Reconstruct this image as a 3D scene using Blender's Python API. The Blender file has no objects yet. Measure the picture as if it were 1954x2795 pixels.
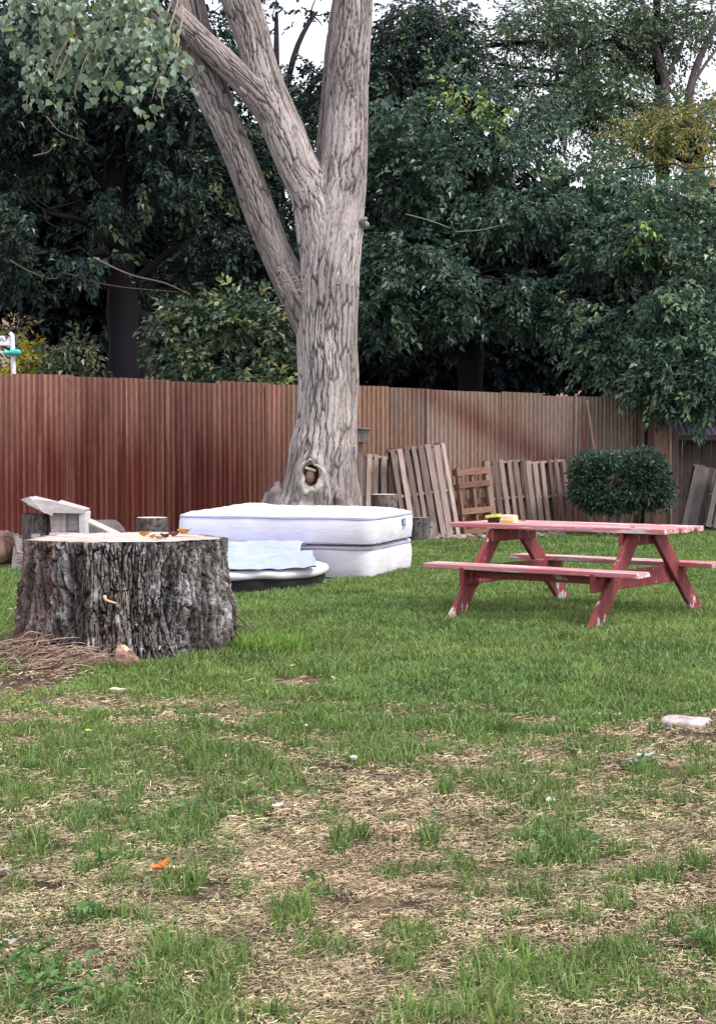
import bpy, math, random
import numpy as np
rnd = random.Random(7); R = np.random.default_rng(11)
SC = bpy.context.scene; COL = SC.collection
F = 4700.0; H = 1.415; K = 1.21745                      # focal length in photo pixels, eye height
PITCH = math.atan((1397.5-1198)/F)

# ------------------------------------------------------------------ placing
def W(u, v, y):
    """world point at distance y seen at (u,v) of the photo as shown 1605 px wide"""
    u *= K; v *= K
    a = (u-977)/F; b = -(v-1397.5)/F
    dy = math.cos(PITCH)+b*math.sin(PITCH); dz = -math.sin(PITCH)+b*math.cos(PITCH)
    t = y/dy
    return np.array([a*t, y, H+dz*t])
def G(u, v, z=0.0):
    u *= K; v *= K
    a = (u-977)/F; b = -(v-1397.5)/F
    dy = math.cos(PITCH)+b*math.sin(PITCH); dz = -math.sin(PITCH)+b*math.cos(PITCH)
    t = (z-H)/dz
    return np.array([a*t, dy*t, z])
def PM(y): return K*y/F                                  # metres per shown pixel at distance y

# ------------------------------------------------------------------ noise
_T = [R.random((257, 257)) for _ in range(12)]
for t in _T: t[256, :] = t[0, :]; t[:, 256] = t[:, 0]
def vn(x, y, s=0):
    x = np.asarray(x, float); y = np.asarray(y, float)
    xi = np.floor(x).astype(int); yi = np.floor(y).astype(int); fx = x-xi; fy = y-yi
    xi &= 255; yi &= 255; fx = fx*fx*(3-2*fx); fy = fy*fy*(3-2*fy); T = _T[s % 12]
    return (T[xi, yi]*(1-fx)+T[xi+1, yi]*fx)*(1-fy)+(T[xi, yi+1]*(1-fx)+T[xi+1, yi+1]*fx)*fy
def fbm(x, y, s=0, o=4):
    a = 0; w = .5; n = 0
    for k in range(o):
        a = a+w*vn(x*2**k+17*k, y*2**k+31*k, s+k); n += w; w *= .5
    return a/n
def voro(x, y, s=0):
    xi = np.floor(x).astype(int); yi = np.floor(y).astype(int)
    f1 = np.full(x.shape, 9.); f2 = np.full(x.shape, 9.); idc = np.zeros(x.shape)
    for i in (-1, 0, 1):
        for j in (-1, 0, 1):
            a = (xi+i) & 255; b = (yi+j) & 255
            px = xi+i+_T[s % 12][a, b]; py = yi+j+_T[(s+1) % 12][a, b]
            d = np.hypot(px-x, py-y)
            nw = d < f1
            f2 = np.where(nw, f1, np.minimum(f2, d)); idc = np.where(nw, _T[(s+2) % 12][a, b], idc); f1 = np.where(nw, d, f1)
    return f1, f2-f1, idc
def sst(a, b, x):
    t = np.clip((x-a)/(b-a), 0, 1); return t*t*(3-2*t)

# ------------------------------------------------------------------ materials
def newmat(name):
    m = bpy.data.materials.new(name); m.use_nodes = True; nt = m.node_tree
    return m, nt, nt.nodes, nt.links, nt.nodes['Principled BSDF']
def mat_attr(name, rough=.8, spec=.3, var=.25, scale=(20, 20, 20), bump=0., bscale=None, transl=0., coord='Object', dist=.01):
    """colour from the mesh's own 'col' attribute, broken up by fine procedural noise"""
    m, nt, N, L, P = newmat(name)
    at = N.new('ShaderNodeAttribute'); at.attribute_name = 'col'
    P.inputs['Roughness'].default_value = rough; P.inputs['Specular IOR Level'].default_value = spec
    src = at.outputs['Color']
    if var or bump:
        tc = N.new('ShaderNodeTexCoord'); mp = N.new('ShaderNodeMapping'); mp.inputs['Scale'].default_value = scale
        nz = N.new('ShaderNodeTexNoise'); nz.inputs['Scale'].default_value = 1; nz.inputs['Detail'].default_value = 5
        L.new(tc.outputs[coord], mp.inputs[0]); L.new(mp.outputs[0], nz.inputs['Vector'])
        mr = N.new('ShaderNodeMapRange'); mr.inputs[1].default_value = .3; mr.inputs[2].default_value = .7
        mr.inputs[3].default_value = 1-var; mr.inputs[4].default_value = 1+var
        L.new(nz.outputs['Fac'], mr.inputs[0])
        vm = N.new('ShaderNodeVectorMath'); vm.operation = 'SCALE'
        L.new(src, vm.inputs[0]); L.new(mr.outputs[0], vm.inputs['Scale']); src = vm.outputs[0]
        if bump:
            b = N.new('ShaderNodeBump'); b.inputs['Strength'].default_value = bump; b.inputs['Distance'].default_value = dist
            L.new(nz.outputs['Fac'], b.inputs['Height']); L.new(b.outputs[0], P.inputs['Normal'])
    L.new(src, P.inputs['Base Color'])
    if transl:
        tr = N.new('ShaderNodeBsdfTranslucent'); mx = N.new('ShaderNodeMixShader'); mx.inputs[0].default_value = transl
        L.new(src, tr.inputs['Color']); out = [n for n in N if n.type == 'OUTPUT_MATERIAL'][0]
        L.new(P.outputs[0], mx.inputs[1]); L.new(tr.outputs[0], mx.inputs[2]); L.new(mx.outputs[0], out.inputs['Surface'])
    return m
def mat_paint(name, paint, faded, wood, amount, scale=(6, 6, 6), thr=.55):
    """old paint worn off to grey wood; faded: second tone of the paint"""
    m, nt, N, L, P = newmat(name)
    tc = N.new('ShaderNodeTexCoord'); mp = N.new('ShaderNodeMapping'); mp.inputs['Scale'].default_value = scale
    L.new(tc.outputs['Object'], mp.inputs[0])
    n1 = N.new('ShaderNodeTexNoise'); n1.inputs['Scale'].default_value = 1; n1.inputs['Detail'].default_value = 8; n1.inputs['Roughness'].default_value = .65
    n2 = N.new('ShaderNodeTexNoise'); n2.inputs['Scale'].default_value = .6; n2.inputs['Detail'].default_value = 6
    n3 = N.new('ShaderNodeTexNoise'); n3.inputs['Scale'].default_value = 6; n3.inputs['Detail'].default_value = 6
    for n in (n1, n2, n3): L.new(mp.outputs[0], n.inputs['Vector'])
    at = N.new('ShaderNodeAttribute'); at.attribute_name = 'wear'
    ad = N.new('ShaderNodeMath'); ad.operation = 'ADD'; L.new(n1.outputs['Fac'], ad.inputs[0]); L.new(at.outputs['Fac'], ad.inputs[1])
    r = N.new('ShaderNodeMapRange'); r.inputs[1].default_value = thr; r.inputs[2].default_value = thr+.03; L.new(ad.outputs[0], r.inputs[0])
    r2 = N.new('ShaderNodeMapRange'); r2.inputs[1].default_value = .35; r2.inputs[2].default_value = .65; L.new(n2.outputs['Fac'], r2.inputs[0])
    c1 = N.new('ShaderNodeMixRGB'); c1.inputs[1].default_value = (*paint, 1); c1.inputs[2].default_value = (*faded, 1); L.new(r2.outputs[0], c1.inputs[0])
    cw = N.new('ShaderNodeMixRGB'); cw.inputs[1].default_value = (*wood, 1); cw.inputs[2].default_value = (wood[0]*.45, wood[1]*.4, wood[2]*.38, 1)
    r3 = N.new('ShaderNodeMapRange'); r3.inputs[1].default_value = .4; r3.inputs[2].default_value = .75; L.new(n3.outputs['Fac'], r3.inputs[0]); L.new(r3.outputs[0], cw.inputs[0])
    c2 = N.new('ShaderNodeMixRGB'); L.new(r.outputs[0], c2.inputs[0]); L.new(c1.outputs[0], c2.inputs[1]); L.new(cw.outputs[0], c2.inputs[2])
    L.new(c2.outputs[0], P.inputs['Base Color']); P.inputs['Roughness'].default_value = .62; P.inputs['Specular IOR Level'].default_value = .35
    b = N.new('ShaderNodeBump'); b.inputs['Strength'].default_value = .5; b.inputs['Distance'].default_value = .004
    s = N.new('ShaderNodeMath'); s.operation = 'SUBTRACT'; L.new(n3.outputs['Fac'], s.inputs[0]); L.new(r.outputs[0], s.inputs[1])
    L.new(s.outputs[0], b.inputs['Height']); L.new(b.outputs[0], P.inputs['Normal'])
    return m
def mat_cloth(name, col, wr=6, strength=.4, dist=.02, sc=(1, 1, 1)):
    m, nt, N, L, P = newmat(name)
    tc = N.new('ShaderNodeTexCoord'); mp = N.new('ShaderNodeMapping'); mp.inputs['Scale'].default_value = sc
    L.new(tc.outputs['Object'], mp.inputs[0])
    n = N.new('ShaderNodeTexNoise'); n.inputs['Scale'].default_value = wr; n.inputs['Detail'].default_value = 3; n.inputs['Distortion'].default_value = .6
    L.new(mp.outputs[0], n.inputs['Vector'])
    n2 = N.new('ShaderNodeTexNoise'); n2.inputs['Scale'].default_value = 2.5; n2.inputs['Detail'].default_value = 6; L.new(tc.outputs['Object'], n2.inputs['Vector'])
    r = N.new('ShaderNodeMapRange'); r.inputs[1].default_value = .35; r.inputs[2].default_value = .7; L.new(n2.outputs['Fac'], r.inputs[0])
    c = N.new('ShaderNodeMixRGB'); c.inputs[1].default_value = (*col, 1); c.inputs[2].default_value = (col[0]*.86, col[1]*.84, col[2]*.8, 1); L.new(r.outputs[0], c.inputs[0])
    L.new(c.outputs[0], P.inputs['Base Color'])
    b = N.new('ShaderNodeBump'); b.inputs['Strength'].default_value = strength; b.inputs['Distance'].default_value = dist
    L.new(n.outputs['Fac'], b.inputs['Height']); L.new(b.outputs[0], P.inputs['Normal'])
    P.inputs['Roughness'].default_value = .85; P.inputs['Specular IOR Level'].default_value = .2
    return m
def mat_plain(name, col, rough=.6, metal=0., var=.12, scale=25, bump=.1):
    m, nt, N, L, P = newmat(name)
    tc = N.new('ShaderNodeTexCoord'); n = N.new('ShaderNodeTexNoise'); n.inputs['Scale'].default_value = scale; n.inputs['Detail'].default_value = 6
    L.new(tc.outputs['Object'], n.inputs['Vector'])
    r = N.new('ShaderNodeMapRange'); r.inputs[1].default_value = .3; r.inputs[2].default_value = .7; L.new(n.outputs['Fac'], r.inputs[0])
    c = N.new('ShaderNodeMixRGB'); c.inputs[1].default_value = (*[k*(1-var) for k in col], 1); c.inputs[2].default_value = (*[min(1, k*(1+var)) for k in col], 1)
    L.new(r.outputs[0], c.inputs[0]); L.new(c.outputs[0], P.inputs['Base Color'])
    P.inputs['Roughness'].default_value = rough; P.inputs['Metallic'].default_value = metal
    b = N.new('ShaderNodeBump'); b.inputs['Strength'].default_value = bump; b.inputs['Distance'].default_value = .005
    L.new(n.outputs['Fac'], b.inputs['Height']); L.new(b.outputs[0], P.inputs['Normal'])
    return m
M = dict(
    bark=mat_attr('bark', .95, .15, .22, (60, 60, 18), .5, dist=.008),
    stumpbark=mat_attr('stump_bark', .97, .12, .45, (50, 50, 28), .9, dist=.014),
    cutwood=mat_attr('cut_wood', .8, .2, .18, (9, 60, 30), .3, dist=.004),
    wood=mat_attr('weathered_wood', .88, .15, .28, (45, 45, 5), .35, dist=.004),
    woodh=mat_attr('weathered_wood_lying', .88, .15, .28, (5, 45, 45), .35, dist=.004),
    iron=mat_attr('rusty_corrugated_iron', .75, .25, .2, (40, 40, 9), .25, dist=.003),
    leaf=mat_attr('leaf', .36, .5, 0, transl=.16),
    leafdull=mat_attr('leaf_dull', .6, .25, 0, transl=.15),
    grass=mat_attr('grass_blade', .6, .25, 0, transl=.2),
    straw=mat_attr('straw', .85, .15, 0, transl=.05),
    soil=mat_attr('soil', .95, .1, .5, (55, 55, 55), .8, dist=.02),
    stone=mat_attr('stone', .8, .3, .2, (30, 30, 30), .3),
    table=mat_paint('worn_red_paint', (.20, .032, .038), (.27, .06, .065), (.60, .52, .50), 1, (4, 18, 18), .615),
    tabletop=mat_paint('faded_pink_paint_sheen', (.50, .14, .16), (.60, .30, .31), (.78, .70, .69), 1, (2.0, 18, 18), .565),  # faded paint, lightened further for the sheen at a grazing view
    tableleg=mat_paint('worn_red_paint_legs', (.20, .033, .04), (.26, .058, .062), (.66, .60, .58), 1, (16, 16, 7), .635),
    mattress=mat_cloth('mattress_cloth', (.74, .73, .80), 5, .35, .02, (1, 1, 3)),
    sheet=mat_cloth('pale_blue_sheet', (.40, .46, .80), 3.2, .9, .06, (.7, 2.5, 1)),
    seam=mat_plain('grey_piping', (.36, .38, .52), .7),
    black=mat_plain('black_fabric', (.015, .015, .018), .9),
    logo=mat_plain('navy_label', (.05, .055, .22), .6, var=.05),
    logow=mat_plain('label_white', (.6, .62, .8), .6, var=.05),
    white=mat_plain('white_metal', (.8, .82, .88), .4),
    teal=mat_plain('teal_plastic', (.06, .5, .45), .35),
    yellow=mat_plain('yellow_plastic', (.78, .72, .12), .4),
    peach=mat_plain('peach_plastic', (.85, .62, .42), .45),
    roof=mat_plain('dark_shed_roof', (.05, .035, .07), .8, var=.3, scale=5),
    shed=mat_plain('dark_shed_wall', (.06, .042, .042), .9, var=.35, scale=4),
    cable=mat_plain('black_cable', (.01, .01, .012), .5),
    rust=mat_plain('rusty_board', (.16, .08, .06), .9, var=.4, scale=8),
)

# ------------------------------------------------------------------ building
def tag(o, label=None, cat=None, group=None, kind=None):
    if label: o['label'] = label
    if cat: o['category'] = cat
    if group: o['group'] = group
    if kind: o['kind'] = kind
    return o
def empty(name, loc, rot=(0, 0, 0), label=None, cat=None, group=None):
    o = bpy.data.objects.new(name, None); COL.objects.link(o); o.empty_display_size = .1
    o.location = [float(q) for q in loc]; o.rotation_euler = rot
    return tag(o, label, cat, group)
def mesh_np(name, V, tris=None, quads=None, col=None, mat=None, parent=None, smooth=False, origin=None, attr='col', wear=None):
    V = np.asarray(V, np.float32)
    if origin is not None: V = V-np.asarray(origin, np.float32)
    me = bpy.data.meshes.new(name)
    nt = 0 if tris is None else len(tris); nq = 0 if quads is None else len(quads)
    me.vertices.add(len(V)); me.vertices.foreach_set('co', V.ravel())
    li = []
    if nt: li.append(np.asarray(tris, np.int32).ravel())
    if nq: li.append(np.asarray(quads, np.int32).ravel())
    li = np.concatenate(li); me.loops.add(len(li)); me.loops.foreach_set('vertex_index', li)
    me.polygons.add(nt+nq)
    st = np.concatenate([np.arange(nt)*3, nt*3+np.arange(nq)*4]).astype(np.int32)
    me.polygons.foreach_set('loop_start', st)
    me.polygons.foreach_set('use_smooth', np.full(nt+nq, smooth))
    if col is not None:
        a = me.color_attributes.new('col', 'FLOAT_COLOR', 'POINT')
        c = np.ones((len(V), 4), np.float32); c[:, :3] = col; a.data.foreach_set('color', c.ravel())
    if wear is not None:
        a = me.attributes.new('wear', 'FLOAT', 'POINT'); a.data.foreach_set('value', np.asarray(wear, np.float32))
    me.update(calc_edges=True); me.validate()
    o = bpy.data.objects.new(name, me); COL.objects.link(o)
    if mat: me.materials.append(mat)
    if parent: o.parent = parent
    elif origin is not None: o.location = [float(q) for q in origin]
    return o
BOXQ = np.array([[0, 3, 2, 1], [4, 5, 6, 7], [0, 1, 5, 4], [1, 2, 6, 5], [2, 3, 7, 6], [3, 0, 4, 7]])
def frame(a, b, up):
    a = np.array(a, float); b = np.array(b, float); z = b-a; l = np.linalg.norm(z); z = z/l
    x = np.cross(np.array(up, float), z); x /= np.linalg.norm(x); y = np.cross(z, x); return a, x, y, z, l
class MB:
    """collects shapes, links them as one mesh"""
    def __init__(s): s.V = []; s.Q = []; s.T = []; s.C = []; s.Wr = []; s.n = 0
    def add(s, V, Q=None, T=None, c=(.5, .5, .5), w=0.):
        V = np.asarray(V, float)
        if Q is not None and len(Q): s.Q.append(np.asarray(Q)+s.n)
        if T is not None and len(T): s.T.append(np.asarray(T)+s.n)
        s.V.append(V); s.C.append(np.broadcast_to(np.asarray(c, float), (len(V), 3))); s.Wr.append(np.broadcast_to(np.asarray(w, float), (len(V),))); s.n += len(V)
        return s
    def plank(s, a, b, wd, th, up=(0, 0, 1), c=(.5, .5, .5), segs=6, warp=.0, taper=0, ragged=0., wear=0.):
        """board from a to b; wd across (x), th along `up`; slightly warped, eased edges"""
        o, x, y, z, l = frame(a, b, up); e = min(.12*th, .004)
        prof = np.array([[-.5*wd+e, -.5*th], [.5*wd-e, -.5*th], [.5*wd, -.5*th+e], [.5*wd, .5*th-e], [.5*wd-e, .5*th], [-.5*wd+e, .5*th], [-.5*wd, .5*th-e], [-.5*wd, -.5*th+e]])
        r = []; ph = rnd.random()*9; w1 = rnd.uniform(-1, 1)*warp; w2 = rnd.uniform(-1, 1)*warp
        for i in range(segs+1):
            t = i/segs; k = 1-taper*t
            jx = w1*math.sin(3*t+ph)+warp*.4*rnd.uniform(-1, 1); jy = w2*math.sin(2.6*t+ph)
            for q in prof:
                ex = rnd.uniform(-ragged, ragged) if i in (0, segs) else 0
                ew = rnd.uniform(-ragged, ragged)*.15
                r.append(o+z*(t*l+ex)+x*(q[0]*k+jx+ew)+y*(q[1]+jy))
        Q = []
        for i in range(segs):
            for j in range(8): k = (j+1) % 8; Q.append([i*8+j, i*8+k, i*8+8+k, i*8+8+j])
        T = [[0, j+1, j] for j in range(1, 7)]+[[segs*8, segs*8+j, segs*8+j+1] for j in range(1, 7)]
        return s.add(r, Q, T, c, wear)
    def box(s, x0, x1, y0, y1, z0, z1, c=(.5, .5, .5), w=0.):
        return s.add([[x0, y0, z0], [x1, y0, z0], [x1, y1, z0], [x0, y1, z0], [x0, y0, z1], [x1, y0, z1], [x1, y1, z1], [x0, y1, z1]], BOXQ, None, c, w)
    def tube(s, pts, rad, seg=8, c=(.5, .5, .5), cap=True):
        V, Q, _, _ = tube_np(pts, rad, seg); n = len(V)//seg; T = []
        if cap:
            V = np.vstack([V, V[:seg].mean(0), V[-seg:].mean(0)])
            T = [[n*seg, (j+1) % seg, j] for j in range(seg)]+[[n*seg+1, (n-1)*seg+j, (n-1)*seg+(j+1) % seg] for j in range(seg)]
        return s.add(V, Q, T, c)
    def build(s, name, mat, parent=None, origin=None, smooth=False, bevel=0):
        V = np.vstack(s.V); o = mesh_np(name, V, np.vstack(s.T) if s.T else None, np.vstack(s.Q) if s.Q else None, np.vstack(s.C), mat, parent, smooth, origin, wear=np.concatenate(s.Wr))
        if bevel:
            b = o.modifiers.new('bevel', 'BEVEL'); b.width = bevel; b.segments = 2; b.limit_method = 'ANGLE'
        return o
def catmull(P, n):
    P = np.asarray(P, float); P = np.vstack([2*P[0]-P[1], P, 2*P[-1]-P[-2]]); out = []
    m = len(P)-3; ts = np.linspace(0, m, n); ts[-1] -= 1e-9
    i = np.minimum(np.floor(ts).astype(int), m-1); t = (ts-i)[:, None]
    a, b, c, d = P[i], P[i+1], P[i+2], P[i+3]
    return .5*(2*b+(c-a)*t+(2*a-5*b+4*c-d)*t*t+(3*b-a-3*c+d)*t**3)
def tube_np(pts, rad, seg):
    """tube; returns verts, quads, around (radians), along (metres); seam at the back"""
    pts = np.asarray(pts, float); n = len(pts); rad = np.broadcast_to(np.asarray(rad, float), (n,))
    tg = np.gradient(pts, axis=0); tg /= np.linalg.norm(tg, axis=1)[:, None]+1e-9
    ref = np.array([0, 1., 0]); X = ref-tg*(tg@ref)[:, None]
    bad = np.linalg.norm(X, axis=1) < .2
    if bad.any(): X[bad] = np.array([1., 0, 0])-tg[bad]*(tg[bad] @ np.array([1., 0, 0]))[:, None]
    X /= np.linalg.norm(X, axis=1)[:, None]; Y = np.cross(tg, X)
    th = np.linspace(0, 2*np.pi, seg, endpoint=False)
    V = pts[:, None]+rad[:, None, None]*(np.cos(th)[None, :, None]*X[:, None]+np.sin(th)[None, :, None]*Y[:, None])
    i = np.arange(n-1)[:, None]; j = np.arange(seg)[None]; k = (j+1) % seg
    Q = np.stack([i*seg+j, i*seg+k, (i+1)*seg+k, (i+1)*seg+j], -1).reshape(-1, 4)
    L = np.concatenate([[0], np.cumsum(np.linalg.norm(np.diff(pts, axis=0), axis=1))])
    return V.reshape(-1, 3), Q, np.tile(th, n), np.repeat(L, seg)

# ------------------------------------------------------------------ leaves
def leaves_np(P, D, Nn, L, Wd, C, wide=.45, fold=.25, droop=.2):
    """one folded leaf per row; returns V,T,C"""
    D = D/np.linalg.norm(D, axis=1)[:, None]
    S = np.cross(D, Nn); S /= np.linalg.norm(S, axis=1)[:, None]+1e-9; U = np.cross(S, D)
    L = np.asarray(L)[:, None]; Wd = np.asarray(Wd)[:, None]
    b = P; t = P+D*L-U*L*droop
    l = P+D*L*wide+S*Wd*.5+U*Wd*fold; r = P+D*L*wide-S*Wd*.5+U*Wd*fold
    n = len(P); V = np.stack([b, l, t, r], 1).reshape(-1, 3)
    i = np.arange(n)*4; T = np.concatenate([np.stack([i, i+2, i+1], 1), np.stack([i, i+3, i+2], 1)])
    return V, T, np.repeat(C, 4, 0)
def unit(n):
    v = R.normal(size=(n, 3)); return v/np.linalg.norm(v, axis=1)[:, None]
def sprays(C, out, k, L, colf, spread=.22, droop=.5, aspect=.55, wide=.4):
    """twigs with k leaves each at centres C, pointing along out"""
    n = len(C); d = out+unit(n)*.55; d[:, 2] -= droop*R.random(n); d /= np.linalg.norm(d, axis=1)[:, None]
    up = np.tile([0, -.35, 1.], (n, 1))+unit(n)*.45
    s = np.cross(d, up); s /= np.linalg.norm(s, axis=1)[:, None]; up = np.cross(s, d)
    t = (np.arange(k)/k)[None, :, None]; sg = np.where(np.arange(k) % 2, 1, -1)[None, :, None]
    tw = spread*R.uniform(.7, 1.5, (n, 1, 1))
    P = C[:, None]+d[:, None]*t*tw*1.6+s[:, None]*sg*.015-np.array([0, 0, 1.])*(t**2)*tw*.45
    P = P+R.normal(size=P.shape)*.012
    D = d[:, None]*(.5+.5*t)+s[:, None]*sg*(1.1-.7*t)+R.normal(size=P.shape)*.3-np.array([0, 0, .25])
    Nn = up[:, None]+R.normal(size=P.shape)*.42
    P = P.reshape(-1, 3); D = D.reshape(-1, 3); Nn = Nn.reshape(-1, 3)
    LL = L*R.uniform(.5, 1.4, len(P)); cc = colf(P, np.repeat(R.random(n), k))
    return leaves_np(P, D, Nn, LL, LL*aspect*R.uniform(.85, 1.15, len(P)), cc, wide)
def blob_pts(b):
    u, v, y, ru, rv, rd, n = b
    c = W(u, v, y); m = PM(y); r = np.array([ru*m, rd, rv*m])
    q = unit(n)*(R.random(n)[:, None]**.42)
    return c+q*r, q, c, r
def leafcol(base, alt=None, palt=0., var=.35, alt2=None):
    base = np.array(base)
    def f(P, sp):
        k = R.uniform(1-var, 1+var, len(P))*(.75+.5*sp)
        c = base[None]*k[:, None]*(.55+.9*fbm(P[:, 0]*.9+P[:, 1], P[:, 2]*.9, 7, 3))[:, None]
        c[:, 0] *= R.uniform(.8, 1.25, len(P)); c[:, 2] *= R.uniform(.8, 1.3, len(P))
        if alt is not None:
            mk = sp < palt; c[mk] = np.array(alt)*R.uniform(.7, 1.3, (mk.sum(), 1))
        return c
    return f
def make_tree(name, label, cat, base, trunk, tr, blobs, leafL, colf, barkc=(.016, .014, .018), k=10, group=None, gap=.0, droop=.5, aspect=.55, extra=(), mat='leaf', spread=.22, nb=4, seed=0, bw=.045):  # default bark colour is near-black to hold the shade on the trunks
    root = empty(name, (base[0], base[1], 0), label=label, cat=cat, group=group)
    o = np.array([base[0], base[1], 0.]); mb = MB()
    tp = catmull(np.array(trunk), 24); tr_ = np.interp(np.linspace(0, 1, 24), np.linspace(0, 1, len(tr)), tr)
    nz = 1+.08*np.sin(np.arange(24)*1.7)
    mb.tube(tp, tr_*nz, 14, barkc)
    VV = []; TT = []; CC = []; n0 = 0
    for b in blobs:
        P, q, c, r = blob_pts(b)
        if gap:
            g = fbm(P[:, 0]*1.15+5*seed+P[:, 1]*.35, P[:, 2]*1.5+P[:, 1]*.3, seed, 3); P, q = P[g > gap], q[g > gap]
        out = q*np.array([1, 1, .6]); V, T, C_ = sprays(P, out, k, leafL, colf, spread, droop, aspect)
        VV.append(V); TT.append(T+n0); CC.append(C_); n0 += len(V)
        j = int(np.argmin(np.linalg.norm(tp-(c-np.array([0, 0, r[2]*1.0])), axis=1)*1.0)); st = tp[max(3, j)]
        mid = (st+c)/2+np.array([0, 0, .1*np.linalg.norm(c-st)])
        pth = catmull([st, mid, c, c+(c-st)*.15*np.array([1, 1, .5])], 14); mb.tube(pth, np.linspace(bw*1.6, bw*.5, 14), 7, barkc)
        for _ in range(nb):
            e = c+unit(1)[0]*r*.85; s0 = pth[rnd.randint(6, 12)]
            mb.tube(catmull([s0, (s0+e)/2+unit(1)[0]*.12, e], 8), np.linspace(bw*.45, .008, 8), 5, barkc)
    for pts, r0, r1, c_ in extra:
        mb.tube(catmull(pts, 20), np.linspace(r0, r1, 20), 7, c_)
    mb.build('trunk', M['bark'], root, o, True)
    mesh_np('crown', np.vstack(VV), np.vstack(TT), None, np.vstack(CC), M[mat], root, False, o)
    return root

# ================================================================== CAMERA, LIGHT
cam = bpy.data.cameras.new('camera'); cam.sensor_fit = 'VERTICAL'; cam.sensor_height = 24; cam.lens = F/2795*24; cam.clip_end = 3000; cam.clip_start = .1
co = bpy.data.objects.new('camera', cam); COL.objects.link(co); co.location = (0, 0, H); co.rotation_euler = (math.pi/2-PITCH, 0, 0); SC.camera = co
EL, AZ = math.radians(50), math.radians(118)          # sun high, behind and to the right of the viewer, veiled
w = bpy.data.worlds.new('World'); SC.world = w; w.use_nodes = True; nt = w.node_tree
sky = nt.nodes.new('ShaderNodeTexSky'); sky.sky_type = 'NISHITA'; sky.sun_disc = False; sky.sun_elevation = EL; sky.sun_rotation = AZ
sky.air_density = 1.0; sky.dust_density = 3.0; sky.ozone_density = 1.0
wm = nt.nodes.new('ShaderNodeMixRGB'); wm.inputs[0].default_value = .60; wm.inputs[2].default_value = (11.0, 10.8, 11.4, 1)   # thin bright cloud over most of the sky
nt.links.new(sky.outputs[0], wm.inputs[1]); nt.links.new(wm.outputs[0], nt.nodes['Background'].inputs[0]); nt.nodes['Background'].inputs[1].default_value = .10
sl = bpy.data.lights.new('sun', 'SUN'); sl.energy = 1.5; sl.angle = math.radians(14); sl.color = (1, .95, .9)
so = bpy.data.objects.new('sun', sl); COL.objects.link(so); so.rotation_euler = (math.pi/2-EL, 0, math.pi-AZ); so.location = (6, -6, 12)
vs = SC.view_settings; vs.view_transform = 'Standard'; vs.look = 'None'; vs.exposure = .85; vs.gamma = 1
SC.cycles.max_bounces = 6; SC.cycles.diffuse_bounces = 3; SC.cycles.transparent_max_bounces = 8

# ================================================================== GROUND
SY = lambda y: y                                        # (distance from the viewer)
def hz(x, y):
    return (fbm(x*.9+9, y*.9, 3, 3)-.5)*.05+(fbm(x*5, y*5, 5, 2)-.5)*.012
def gp(u, v): p = G(u, v); return p[0], p[1]
GREEN = [  # (u, v, ru, rv, strength) grass tufts in the worn part, as shown
 (25,1820,45,35,.9),(560,1735,170,45,.8),(250,1705,100,40,.7),(70,1905,80,60,.85),(757,1900,34,26,1),(960,1890,40,26,1),(675,2040,34,16,1),
 (1270,1915,62,38,1),(1485,1985,42,26,1),(1555,1738,38,18,1),(370,2160,60,40,1),(530,2140,90,26,.7),(100,2200,130,45,.85),(250,2260,62,50,1),(40,2270,90,60,.85),
 (1590,2140,40,40,.95),(1000,1775,28,16,1),(1265,1800,32,20,.9),(905,1710,42,22,.85),(740,1830,50,28,.7),(1120,1790,60,24,.7),(650,1860,40,30,.5),(40,1990,60,36,.6),
 (1430,1755,50,20,.7),(1100,1700,70,24,.6),(1010,2060,80,30,.45),(1080,2120,50,40,.6),(760,2130,60,26,.6),(1180,2260,90,30,.5),(1520,2250,80,40,.5),(820,2270,90,26,.45),
 (450,1640,160,30,.5),(150,1660,120,26,.45),(760,1640,120,36,.6),(1000,1640,150,30,.5),(1450,1690,100,24,.5),(610,1460,110,60,1),(420,1520,90,25,.8),(380,1990,50,20,.35),(880,1660,80,22,.6),(1330,1620,200,20,.45)]
BARE = [(670,1530,90,22,1),(80,1520,150,60,1),(200,1575,280,25,.75),(30,1430,40,40,.5),(860,1790,90,28,.8),(1230,1700,60,20,.7),(1060,1690,60,18,.6),(600,1900,70,24,.8),(1450,1850,160,50,.6),
 (230,1490,230,22,.8),(1050,1205,160,14,1),(1390,1200,120,12,.7),(60,1620,80,22,.7),(950,2000,110,26,.3),(1500,1620,60,14,.4)]
_gg = [(gp(u, v), (gp(u+ru, v)[0]-gp(u, v)[0]), abs(gp(u, v-rv)[1]-gp(u, v+rv)[1])/2, s) for u, v, ru, rv, s in GREEN]
_bb = [(gp(u, v), (gp(u+ru, v)[0]-gp(u, v)[0]), abs(gp(u, v-rv)[1]-gp(u, v+rv)[1])/2, s) for u, v, ru, rv, s in BARE]
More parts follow.
